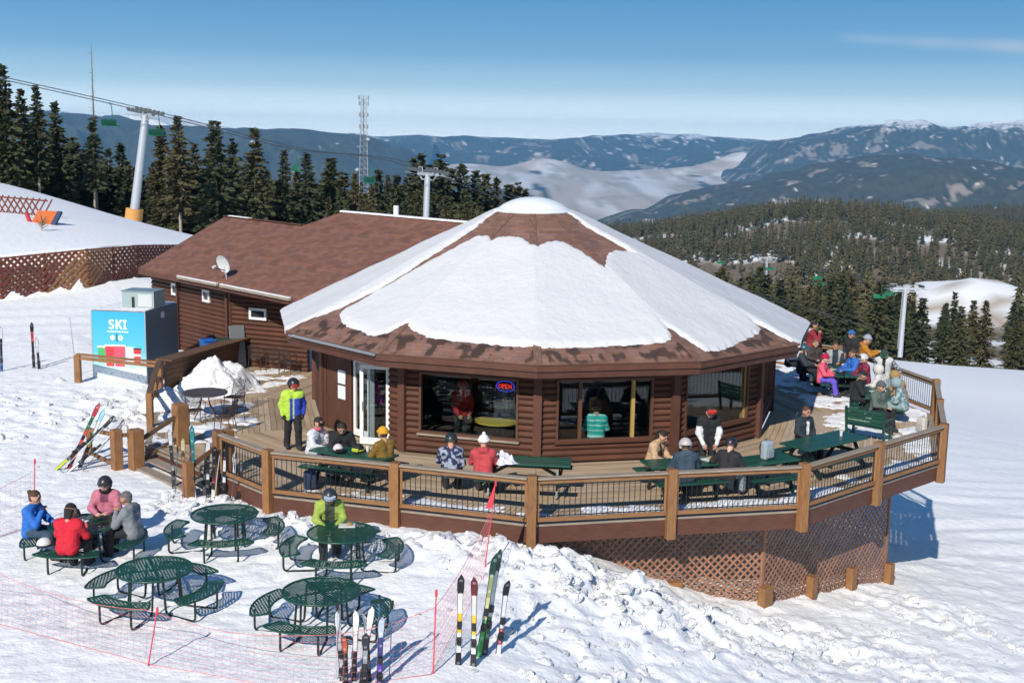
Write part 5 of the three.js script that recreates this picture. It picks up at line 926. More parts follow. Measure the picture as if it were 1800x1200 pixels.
// leaning at the left of the steps
const lean = 'skis leaning left of the deck steps';
ski(gy(-11.45, -30.5, -.02), [.32, 1.0, -.75], 1.95, ['#8f2b35', '#c23b40', '#d04a40', '#2f6a4c', '#b23c46'], .5, 'red ski with a green band leaning furthest left by the steps', lean);
ski(gy(-11.2, -30.6, -.02), [.28, 1.0, -.7], 1.7, ['#2a2b2f', '#b4552f', '#5fae5e', '#dfe3e2', '#9fd4e6'], .6, 'ski with orange and pale blue bands leaning behind the red one', lean);
ski(gy(-11.7, -30.3, -.02), [1.05, 1.0, -.75], 2.0, ['#b7c23a', '#33353b', '#1f2127', '#26282e', '#3b3c33'], -.2, 'dark ski with a yellow green tail lying low against the posts', lean);
ski(gy(-11.35, -30.2, -.02), [1.1, .95, -.7], 1.8, ['#dfe2e3', '#30343c', '#3a3e46', '#d0d4d6', '#8a8f94'], -.3, 'grey and white ski lying beside the dark yellow tailed one', lean);
skiPole(V(...gy(-11.0, -30.3, 0)), V(-10.1, .85, -30.9), [.05, .05, .06], 'black ski pole leaning on the thick step posts'); skiPole(V(...gy(-11.5, -30.0, 0)), V(-10.5, .75, -30.8), [.6, .62, .64], 'pale ski pole leaning below the grey ski');
{ const f = thing('ski_rack', 'low wooden bar rack left of the deck steps', 'rack'); mesh('bar', bar(V(-11.3, .35, -31.8), V(-10.3, .48, -30.8), .09, .09), M.post, f); mesh('post', ...timber([-11.35, -31.85], .13, -.6, .4), f); mesh('lower_bar', bar(V(-11.2, -.25, -31.6), V(-10.35, -.28, -30.75), .07, .07), M.post, f); }
// against the rail at the right of the steps
const byRail = 'skis standing against the deck rail';
[[-7.95, -28.75, 1.45, ['#9a7a45', '#b08a4c', '#8a6a3a', '#c8b48a'], 'tan ski standing at the left end of the rail bunch', -.05], [-7.62, -28.35, 1.85, ['#cfd8d8', '#1f6f74', '#1d6a70', '#2b8288'], 'tall teal ski standing higher than the others by the rail', -.04], [-7.36, -28.6, 1.5, ['#1d1f23', '#c9ccce', '#1b1d21', '#d5d7d9'], 'black ski with a white middle by the deck rail', 0], [-7.2, -28.45, 1.4, ['#d6d8da', '#7a2630', '#23252b', '#16181b'], 'dark ski with a red band by the deck rail', .03], [-6.95, -28.5, 1.35, ['#202226', '#d8dadc', '#cfd2d4', '#2a2c30'], 'short black and white ski by the deck rail', .02], [-6.74, -28.55, 1.28, ['#c9ccd0', '#dde0e2', '#eef0f0', '#f2f3f3'], 'all white ski at the right end of the rail bunch', .03], [-6.52, -28.2, 1.15, ['#2b2d33', '#8f3038', '#3b3d44', '#5a5c60'], 'shortest dark ski at the foot of the deck rail corner', .05]].forEach(([x, z, L, c, l, t]) => ski(gy(x, z, -.1), [t, 1, -.12], L, c, .3, l, byRail));
[[-8.3, -29.1, 1.6, ['#2c2e34', '#7d8288', '#2a2c31', '#b8bcc0'], 'grey ski standing behind the tan one by the steps', -.08], [-7.78, -28.62, 1.62, ['#1a1b1e', '#202227', '#8a3b2a', '#22242a'], 'black ski with a rust band between the tan and teal skis', .02], [-7.5, -28.78, 1.35, ['#d3d6d9', '#cfd2d4', '#31343b', '#c6c9cc'], 'white ski half hidden behind the teal one', .06], [-7.05, -28.72, 1.55, ['#31343b', '#3c5a86', '#2a3d63', '#1d2027'], 'dark blue ski behind the red banded one', -.02]].forEach(([x, z, L, c, l, t]) => ski(gy(x, z, -.1), [t, 1, -.1], L, c, .1, l, byRail));
skiPole(V(...gy(-7.85, -28.15, 0)), V(-7.9, .68, -28.5), [.4, .1, .1], 'red ski pole in front of the teal ski'); skiPole(V(...gy(-6.65, -28.1, 0)), V(-6.6, .66, -28.4), [.08, .08, .09], 'black ski pole beside the all white ski');
skiPole(V(...gy(-8.15, -28.6, 0)), V(-8.1, .7, -28.75), [.1, .1, .1], 'black ski pole left of the tan ski'); skiPole(V(...gy(-7.1, -28.2, 0)), V(-7.0, .72, -28.5), [.55, .55, .57], 'silver ski pole between the dark skis by the rail');
// two by themselves up the slope on the left, and one at the edge
ski(gy(-16.75, -41.85), [-.02, 1, -.03], 1.75, ['#1a1b1f', '#202126', '#25262b', '#c02a2a', '#141518'], .5, 'dark ski with a red band standing alone left of the cooler', 'skis left of the cooler'); ski(gy(-16.5, -41.7), [-.06, 1, -.03], 1.25, ['#17181b', '#3a2f55', '#bfc3c8', '#c9ccd0'], .4, 'short grey and black ski beside the red banded one', 'skis left of the cooler'); ski(gy(-17.62, -41.2), [.02, 1, -.03], 1.7, ['#2a4a86', '#22375f', '#1b1e26', '#c9ccd0'], .4, 'blue ski at the left edge of the picture', 'skis left of the cooler');
{ const o = thing('marker_pole', 'thin pale bamboo pole stuck in the snow by the cooler', 'pole', gy(-14.9, -40.9, 0)); mesh('shaft', rod(V(0, -.2, 0), V(-.18, 2.0, 0), .016, .01, 6), mat(.45, .36, .3, .7), o); mesh('joint', rod(V(-.1, 1.05, 0), V(-.11, 1.12, 0), .02), M.galv, o); }
// ---------------------------------------------------------------- red net fence
{
  M.net = mat(.74, .2, .22, .6); M.netPole = mat(.68, .05, .07, .5);
  const run = (label, pts, tilt) => {
    const f = thing('net_fence', label, 'net'), P = pts.map(([x, z, h]) => ({ lo: V(x, ground(x, z) + .02, z), hi: V(x + tilt[0] * h, ground(x, z) + h, z + tilt[1] * h) })), lines = [];
    for (let i = 0; i < P.length - 1; i++) {
      const a = P[i], b = P[i + 1], L = a.lo.distanceTo(b.lo), n = Math.round(L / .14), at = (u, v) => { const lo = a.lo.clone().lerp(b.lo, u), hi = a.hi.clone().lerp(b.hi, u); hi.y -= .16 * 4 * u * (1 - u) * Math.min(1, L / 3); const p = lo.lerp(hi, v); p.y += .015 * noise(u * 9 + i, v * 4); return p; };
      for (let v = 0; v <= 8; v++) for (let u = 0; u < 6; u++) lines.push(bar(at(u / 6, v / 8), at((u + 1) / 6, v / 8), v === 8 || v === 0 ? .007 : .0028));
      for (let k = 0; k <= n; k++) lines.push(bar(at(k / n, 0), at(k / n, 1), .0026));
    }
    const m = mesh('netting', merge(lines), M.net, f); m.userData.kind = 'stuff'; return f;
  };
  run('red safety net sagging across the snow in front of the round tables', [[-12.4, -21.9, .95], [-9.2, -20.5, .95], [-5.95, -18.9, .92], [-3.1, -17.95, .95], [-1.25, -18.9, 1.15], [-.45, -23.4, 1.25]], [.05, -.06]);
  run('red safety net at the far left behind the seated group', [[-10.55, -25.8, 1.2], [-12.6, -21.5, 1.05]], [.02, -.02]);
  const pole = (x, z, h, lx, label, flag) => { const o = thing('net_pole', label, 'pole', gy(x, z, 0)), t = V(lx, h, -.03); mesh('shaft', rod(V(0, -.3, 0), t, .013, .011, 7), M.netPole, o); mesh('cap', rod(t.clone().add(V(0, -.06, 0)), t.clone().add(V(lx * .02, .05, 0)), .024, .02, 8), M.netPole, o); if (flag) { const s = new THREE.Shape([new THREE.Vector2(.0, 0), new THREE.Vector2(-.2, -.55), new THREE.Vector2(-.05, -.52)]), g = new THREE.ExtrudeGeometry(s, { depth: .006, bevelEnabled: false }); g.translate(lx, h + .02, 0); mesh('flag', g, M.netPole, o); } return o; };
  pole(-10.5, -25.75, 1.5, .1, 'red net pole behind the group at the round table'); pole(-1.22, -18.95, 1.4, .05, 'red net pole beside the white and yellow skis'); pole(-.5, -23.6, 1.75, .22, 'leaning red pole with a red pennant in front of the deck', true); pole(-5.95, -18.85, .95, .22, 'leaning red net pole in front of the empty round table');
}
// ---------------------------------------------------------------- things on tables and in the windows
function cloth(x, y, z, sx, sz, h, seed, m, name, label, cat) { const n = 26, P = [], ix = []; for (let j = 0; j <= n; j++) for (let i = 0; i <= n; i++) { const u = i / n * 2 - 1, v = j / n * 2 - 1, r = Math.max(Math.abs(u), Math.abs(v)) ** 2 * .5 + Math.hypot(u, v) * .5, e = 1 - sstep(.75, 1.05, r); P.push(u * sx * (1 + .2 * noise(v * 2, seed)), e * (h * (.45 + .9 * Math.abs(fbm(u * 2.2 + seed, v * 2.2, seed, 3)) * 2)) + .005, v * sz * (1 + .2 * noise(u * 2, seed + 3))); if (i && j) { const o = j * (n + 1) + i; ix.push(o - n - 2, o - 1, o - n - 1, o - n - 1, o - 1, o); } } const g = new THREE.BufferGeometry(); g.setAttribute('position', new THREE.Float32BufferAttribute(P, 3)); g.setIndex(ix); g.computeVertexNormals(); const o = tag(mesh(name, g, m), label, cat); o.position.set(x, y, z); o.rotation.y = seed; return o; }
cloth(-.2, .785, -27.75, .42, .26, .16, 2, mat(.68, .67, .72, .85), 'folded_jacket', 'white and lilac jacket lying crumpled on the green table', 'jacket'); cloth(-.45, .79, -27.95, .17, .13, .14, 4, mat(.32, .22, .5, .85), 'purple_scarf', 'purple cloth bundled beside the white jacket', 'scarf');
function helmetThing(x, y, z, turn, shell, trim, label) { const o = thing('ski_helmet', label, 'helmet', [x, y, z], turn); const g = new THREE.SphereGeometry(.135, 18, 10, 0, 6.2832, 0, 1.75); g.scale(.92, 1, 1.1); g.translate(0, .1, 0); mesh('shell', g, shell, o); const b = new THREE.TorusGeometry(.128, .022, 6, 20); b.rotateX(Math.PI / 2); b.scale(.92, 1, 1.1); b.translate(0, .085, 0); mesh('goggle_strap', b, trim, o); const v = new RoundedBoxGeometry(.19, .085, .06, 2, .025); v.translate(0, .1, .135); mesh('goggles', v, trim, o); return o; }
helmetThing(-4.1, .785, -28.15, .4, mat(.66, .6, .62, .4), M.black, 'white and black ski helmet on the table by the entrance'); helmetThing(-3.62, .785, -28.2, -.5, M.black, mat(.42, .5, .04, .5), 'black ski helmet with lime goggles on the same table');
function cup(x, y, z, col, label) { const o = thing('paper_cup', label, 'cup', [x, y, z]); const g = new THREE.CylinderGeometry(.045, .034, .13, 12); g.translate(0, .066, 0); mesh('cup', g, mat(...col, .5), o); const l = new THREE.CylinderGeometry(.047, .047, .012, 12); l.translate(0, .136, 0); mesh('lid', l, M.whitepaint, o); return o; }
cup(-3.2, .785, -28.05, [.6, .08, .1], 'red cup on the table by the entrance'); cup(-3.42, .785, -28.35, [.7, .7, .68], 'white cup next to the lime goggles'); cup(-8.6, ground(-8.75, -24.05) + .73, -23.8, [.62, .12, .12], 'red and white cup on the occupied round table'); cup(11.35, .785, -36.2, [.7, .25, .3], 'pink cup in front of the man in black'); cup(11.5, .785, -37.1, [.6, .06, .07], 'red cup on the table behind the man in black'); cup(11.0, .785, -39.7, [.05, .3, .12], 'green cup on the crowded table');
function tray(x, y, z, turn, label) { const o = thing('food_tray', label, 'tray', [x, y, z], turn); const g = new RoundedBoxGeometry(.34, .03, .24, 2, .012); g.translate(0, .016, 0); mesh('tray', g, mat(.6, .6, .58, .6), o); const f = new THREE.SphereGeometry(.06, 10, 6); f.scale(1.2, .5, .9); f.translate(.04, .05, 0); mesh('food', f, mat(.4, .26, .1, .8), o); return o; }
tray(-8.95, ground(-8.75, -24.05) + .73, -24.1, .3, 'food tray on the occupied round table'); tray(11.2, .785, -36.6, .2, 'food tray in front of the man in black'); tray(-3.3, ground(-3.36, -23.5) + .73, -23.85, .1, 'food tray in front of the person in the lime jacket'); tray(10.75, .785, -40.2, .8, 'food tray in front of the child in pink');
{ // inside the lodge
  const t = thing('dining_table', 'table with a yellow top just inside the picture window', 'table', [-.35, .014, -32.0], .2); const top = new THREE.CylinderGeometry(.6, .6, .04, 28); top.translate(0, .74, 0); mesh('table_top', top, mat(.6, .42, .04, .5), t); mesh('leg', rod(V(0, 0, 0), V(0, .72, 0), .04), M.blackmetal, t); mesh('foot', (() => { const g = new THREE.CylinderGeometry(.25, .28, .03, 20); g.translate(0, .015, 0); return g; })(), M.blackmetal, t);
  const n = thing('neon_sign', 'blue and red oval neon sign hanging inside the window', 'sign', [-.15, 1.98, -30.62], -.03 + ang(-.5) * .9); const ov = new THREE.TorusGeometry(.24, .016, 8, 40); ov.scale(1, .58, 1); M.neonBlue = new THREE.MeshStandardMaterial({ color: rgb(.02, .03, .3), emissive: rgb(.05, .08, .9), emissiveIntensity: .55 }); M.neonRed = new THREE.MeshStandardMaterial({ color: rgb(.3, .01, .01), emissive: rgb(.9, .05, .05), emissiveIntensity: .7 }); mesh('oval_tube', ov, M.neonBlue, n);
  const L = (pts) => tube(pts.map(([x, y]) => V(x, y, 0)), .012, 5, 3), letters = []; const O = new THREE.TorusGeometry(.042, .012, 5, 16); O.translate(-.14, 0, 0); letters.push(['letter', O], ['letter', merge([rod(V(-.075, -.055, 0), V(-.075, .055, 0), .012), L([[-.075, .052], [-.03, .045], [-.03, .008], [-.075, 0]])])], ['letter', merge([rod(V(.005, -.05, 0), V(.005, .05, 0), .012), rod(V(.005, .05, 0), V(.06, .05, 0), .012), rod(V(.005, 0, 0), V(.05, 0, 0), .012), rod(V(.005, -.05, 0), V(.06, -.05, 0), .012)])], ['letter', merge([rod(V(.09, -.05, 0), V(.09, .05, 0), .012), rod(V(.09, .05, 0), V(.16, -.05, 0), .012), rod(V(.16, -.05, 0), V(.16, .05, 0), .012)])]); for (const [nm, g] of letters) mesh(nm, g, M.neonRed, n);
  mesh('hanger', merge([rod(V(-.1, .13, 0), V(-.1, .46, 0), .004), rod(V(.1, .13, 0), V(.1, .46, 0), .004)]), M.black, n);
}

function glovePair(x, y, z, turn, col, label) { const o = thing('glove_pair', label, 'gloves', [x, y, z], turn); for (const s of [-1, 1]) { const g = merge([(() => { const b = new RoundedBoxGeometry(.1, .045, .13, 2, .02); b.translate(s * .07, .025, 0); return b; })(), ...[-.035, -.012, .012, .035].map((d, i) => rod(V(s * .07 + d, .025, .05), V(s * .07 + d * 1.15, .02, .13 - Math.abs(i - 1.5) * .012), .014, .012, 6)), rod(V(s * .07 - s * .045, .025, .0), V(s * .07 - s * .085, .02, .06), .015, .012, 6)]); mesh('glove', g, mat(...col, .85), o); } return o; }
function backpack(x, y, z, turn, col, label) { const o = thing('backpack', label, 'backpack', [x, y, z], turn); const b = new RoundedBoxGeometry(.3, .46, .2, 4, .07); b.translate(0, .23, 0); mesh('bag', b, mat(...col, .85), o); const k = new RoundedBoxGeometry(.22, .2, .07, 3, .03); k.translate(0, .16, .12); mesh('pocket', k, mat(col[0] * .7, col[1] * .7, col[2] * .7, .85), o); for (const s of [-1, 1]) mesh('strap', pipe([V(s * .09, .42, -.09), V(s * .1, .3, -.15), V(s * .09, .08, -.1)], .016, .06, 6), M.black, o); mesh('handle', pipe([V(-.04, .45, -.05), V(-.03, .5, -.05), V(.03, .5, -.05), V(.04, .45, -.05)], .01, .02, 5), M.black, o); return o; }
{
  const ty = ground(-8.75, -24.05) + .73;
  helmetThing(-9.05, ty, -24.35, .4, M.black, mat(.03, .03, .035, .4), 'black ski helmet on the table beside the blue jacket'); helmetThing(-9.25, ground(-9.25, -23.15) + .44, -23.2, 2.2, mat(.66, .67, .7, .4), M.black, 'white ski helmet on the bench beside the red jacket'); glovePair(-8.55, ty, -24.4, .8, [.02, .02, .022], 'black gloves on the occupied round table');
  backpack(6.15, .78, -28.3, .6, [.3, .36, .4], 'pale grey backpack on the small green picnic table'); backpack(12.0, .02, -34.6, -1.1, [.5, .46, .42], 'cream backpack standing on the deck by the right rail'); backpack(-4.7, .02, -27.7, .4, [.03, .05, .1], 'navy backpack under the helmet table by the rail'); glovePair(4.4, .785, -28.0, .3, [.03, .03, .035], 'black gloves on the table before the windows'); cup(3.85, .785, -27.85, [.7, .68, .66], 'white cup on the table before the windows'); tray(4.75, .785, -28.15, .7, 'food tray on the table before the windows'); cup(8.6, .785, -30.8, [.66, .66, .64], 'white cup at the far end of the long green table'); helmetThing(10.85, .785, -39.4, .6, mat(.04, .1, .3, .4), M.black, 'blue ski helmet on the crowded back table');
}
// broken lumps of snow along the heaped banks
{
  const geo = (() => { const g = new THREE.IcosahedronGeometry(1, 1), p = g.attributes.position; for (let i = 0; i < p.count; i++) { const v = V(p.getX(i), p.getY(i), p.getZ(i)), k = 1 + .5 * noise(v.x * 1.4 + 2, v.y * 1.4, v.z * 1.4); p.setXYZ(i, v.x * k, v.y * k * .72, v.z * k); } g.computeVertexNormals(); return g; })();
  const r = rng(88), list = [], zones = [[2.4, -24.0, 3.4, 1.5, 260], [6.8, -25.4, 4.0, 1.8, 230], [-1.6, -24.85, 3.2, .6, 150], [-5.4, -26.5, 1.6, .6, 70], [1.2, -20.6, 2.4, 2.6, 120], [10.5, -28.6, 3, 2.2, 100], [-12.2, -36.4, 1.8, 2.6, 120], [-17.2, -35.5, 3.4, 4.5, 120], [-7.4, -27.6, 1.2, .8, 60], [-8.2, -41.5, .5, .5, 20], [-14, -30, 3, 3, 30]];
  for (const [cx, cz, rx, rz, n] of zones) for (let i = 0; i < n; i++) { const a = r() * 6.28, q = Math.sqrt(-Math.log(1 - r() * .9)) * .8, x = cx + Math.cos(a) * q * rx, z = cz + Math.sin(a) * q * rz, dx = x - CX, dz = z - CZ; if (Math.hypot(dx, dz) < RD - .9 && x > -8) continue; list.push([x, z, .025 + .11 * r() ** 3]); }
  const im = new THREE.InstancedMesh(geo, M.snow, list.length), m4 = new THREE.Matrix4(), q = new THREE.Quaternion(); im.name = 'snow_clods'; im.castShadow = im.receiveShadow = true;
  list.forEach(([x, z, s], i) => { q.setFromEuler(new THREE.Euler(r() * .6, r() * 6.28, r() * .6)); m4.compose(V(x, ground(x, z) + s * .15, z), q, V(s * (.8 + r() * .8), s, s * (.8 + r() * .6))); im.setMatrixAt(i, m4); }); tag(im, 'broken lumps of ploughed snow strewn over the banks', 'snow', null, 'stuff'); scene.add(im);
}
// ---------------------------------------------------------------- people
// a field of tapered bones joined with a smooth minimum, meshed on a grid (surface nets)
const seg = (p, b) => { const ax = p.x - b.a.x, ay = p.y - b.a.y, az = p.z - b.a.z, t = b.L2 ? clamp((ax * b.dx + ay * b.dy + az * b.dz) / b.L2) : 0; return Math.hypot(ax - b.dx * t, ay - b.dy * t, (az - b.dz * t)) - (b.ra + (b.rb - b.ra) * t); };
const bone = (a, b, ra, rb, c = 0) => ({ a, dx: b.x - a.x, dy: b.y - a.y, dz: b.z - a.z, L2: a.distanceToSquared(b), ra, rb, c });
function fieldOf(bones, k) { return (x, y, z) => { const p = { x, y, z }; let d = 1e3; for (const b of bones) { const e = seg(p, b), h = Math.max(k - Math.abs(d - e), 0) / k; d = Math.min(d, e) - h * h * k * .25; } return d; }; }
function surfaceNets(f, lo, hi, cell) {
  const n = [0, 1, 2].map(i => Math.ceil((hi[i] - lo[i]) / cell) + 1), [nx, ny, nz] = n, F = new Float32Array(nx * ny * nz), id = (i, j, k) => (k * ny + j) * nx + i;
  for (let k = 0; k < nz; k++) for (let j = 0; j < ny; j++) for (let i = 0; i < nx; i++) F[id(i, j, k)] = f(lo[0] + i * cell, lo[1] + j * cell, lo[2] + k * cell);
  const V_ = new Int32Array(nx * ny * nz).fill(-1), P = [], ix = [];
  for (let k = 0; k < nz - 1; k++) for (let j = 0; j < ny - 1; j++) for (let i = 0; i < nx - 1; i++) {
    let sx = 0, sy = 0, sz = 0, c = 0; const v = []; for (let q = 0; q < 8; q++) v.push(F[id(i + (q & 1), j + (q >> 1 & 1), k + (q >> 2))]);
    for (let a = 0; a < 8; a++) for (const bit of [1, 2, 4]) if (!(a & bit)) { const b = a | bit; if ((v[a] < 0) !== (v[b] < 0)) { const t = v[a] / (v[a] - v[b]); sx += (a & 1) + (bit === 1 ? t : 0); sy += (a >> 1 & 1) + (bit === 2 ? t : 0); sz += (a >> 2) + (bit === 4 ? t : 0); c++; } }
    if (c) { V_[id(i, j, k)] = P.length / 3; P.push(lo[0] + (i + sx / c) * cell, lo[1] + (j + sy / c) * cell, lo[2] + (k + sz / c) * cell); }
  }
  const quad = (a, b, c, d, flip) => { if (Math.min(a, b, c, d) < 0) return; flip ? ix.push(a, c, b, a, d, c) : ix.push(a, b, c, a, c, d); };
  for (let k = 1; k < nz - 1; k++) for (let j = 1; j < ny - 1; j++) for (let i = 1; i < nx - 1; i++) {
    const o = F[id(i, j, k)] < 0; let e;
    e = F[id(i + 1, j, k)] < 0; if (o !== e) quad(V_[id(i, j - 1, k - 1)], V_[id(i, j, k - 1)], V_[id(i, j, k)], V_[id(i, j - 1, k)], !o);
    e = F[id(i, j + 1, k)] < 0; if (o !== e) quad(V_[id(i - 1, j, k - 1)], V_[id(i - 1, j, k)], V_[id(i, j, k)], V_[id(i, j, k - 1)], !o);
    e = F[id(i, j, k + 1)] < 0; if (o !== e) quad(V_[id(i - 1, j - 1, k)], V_[id(i, j - 1, k)], V_[id(i, j, k)], V_[id(i - 1, j, k)], !o);
  }
  const g = new THREE.BufferGeometry(); g.setAttribute('position', new THREE.Float32BufferAttribute(P, 3)); g.setIndex(ix); g.computeVertexNormals(); return g;
}
// head: skull, jaw, brow, nose, lips, ears; centre of the skull at the origin, face to +z
const HEAD = (() => {
  const b = [bone(V(0, .035, -.018), V(0, .03, .012), .083, .078), bone(V(0, -.03, .018), V(0, -.065, .04), .06, .042), bone(V(-.022, -.07, .045), V(.022, -.07, .045), .03, .03), bone(V(-.045, -.02, .03), V(.045, -.02, .03), .042, .042), bone(V(-.03, .02, .068), V(.03, .02, .068), .018, .018), bone(V(0, .01, .085), V(0, -.022, .105), .008, .013), bone(V(-.018, -.048, .078), V(.018, -.048, .078), .011, .011), bone(V(-.078, .0, -.012), V(-.084, -.03, -.006), .016, .011), bone(V(.078, .0, -.012), V(.084, -.03, -.006), .016, .011), bone(V(0, -.06, -.025), V(0, -.16, -.045), .052, .06)];
  const f = fieldOf(b, .022), eye = (x, y, z) => Math.min(Math.hypot(x - .032, y - .004, z - .083), Math.hypot(x + .032, y - .004, z - .083)) - .013;
  const g = surfaceNets((x, y, z) => Math.max(f(x, y, z), -eye(x, y, z)), [-.12, -.19, -.13], [.12, .14, .14], .0085), p = g.attributes.position, cls = new Uint8Array(p.count);
  for (let i = 0; i < p.count; i++) { const x = p.getX(i), y = p.getY(i), z = p.getZ(i); if (z > .06 && eye(x, y, z) < .004) cls[i] = 1; else if (z > .07 && Math.abs(y + .048) < .009 && Math.abs(x) < .028) cls[i] = 2; else if (z > .06 && Math.abs(y - .026) < .007 && Math.abs(x) > .014 && Math.abs(x) < .05) cls[i] = 3; }
  return { g, cls };
})();
// hand: palm and five bent fingers; wrist at the origin, fingers to +y, palm towards +z, thumb to +x
const HAND = (() => {
  const b = [bone(V(-.028, .03, 0), V(-.03, .078, .004), .014, .013), bone(V(-.008, .025, 0), V(-.009, .085, .002), .016, .013), bone(V(.012, .025, 0), V(.012, .086, .002), .016, .013), bone(V(.03, .03, 0), V(.032, .08, .002), .014, .013), bone(V(0, -.03, 0), V(0, .03, 0), .026, .022)];
  const finger = (x, y, L, curl, r) => { const p1 = V(x, y, .003), p2 = p1.clone().add(V(0, L * .45 * Math.cos(curl * .5), L * .45 * Math.sin(curl * .5))), p3 = p2.clone().add(V(0, L * .32 * Math.cos(curl * 1.3), L * .32 * Math.sin(curl * 1.3))), p4 = p3.clone().add(V(0, L * .23 * Math.cos(curl * 1.9), L * .23 * Math.sin(curl * 1.9))); b.push(bone(p1, p2, r, r * .95), bone(p2, p3, r * .95, r * .88), bone(p3, p4, r * .88, r * .78)); };
  finger(-.036, .08, .06, .75, .0082); finger(-.0125, .088, .078, .65, .009); finger(.0125, .089, .084, .6, .0092); finger(.037, .083, .074, .55, .009);
  const t0 = V(.026, .012, .008), t1 = V(.05, .04, .022), t2 = V(.056, .07, .03), t3 = V(.05, .09, .038); b.push(bone(t0, t1, .015, .0115), bone(t1, t2, .0112, .0102), bone(t2, t3, .0102, .0085));
  return surfaceNets(fieldOf(b, .006), [-.062, -.065, -.03], [.076, .19, .095], .0052);
})();
const SKIN = [[.52, .29, .2], [.42, .22, .14], [.6, .36, .27], [.34, .17, .1]];
function paint(g, fn) { const p = g.attributes.position, c = new Float32Array(p.count * 3); for (let i = 0; i < p.count; i++) c.set(fn(p.getX(i), p.getY(i), p.getZ(i), i), i * 3); g.setAttribute('color', new THREE.Float32BufferAttribute(c, 3)); return g; }
const clothBump = tex(128, 128, (u, v) => [.5 + .5 * tnoise(u, v, 7, 3) + .3 * tnoise(u, v, 19, 5)], false);
M.body = new THREE.MeshStandardMaterial({ vertexColors: true, roughness: .85, side: THREE.DoubleSide });
M.hairs = [mat(.018, .012, .009, .75), mat(.07, .038, .018, .75), mat(.16, .09, .04, .75), mat(.12, .115, .11, .8)];
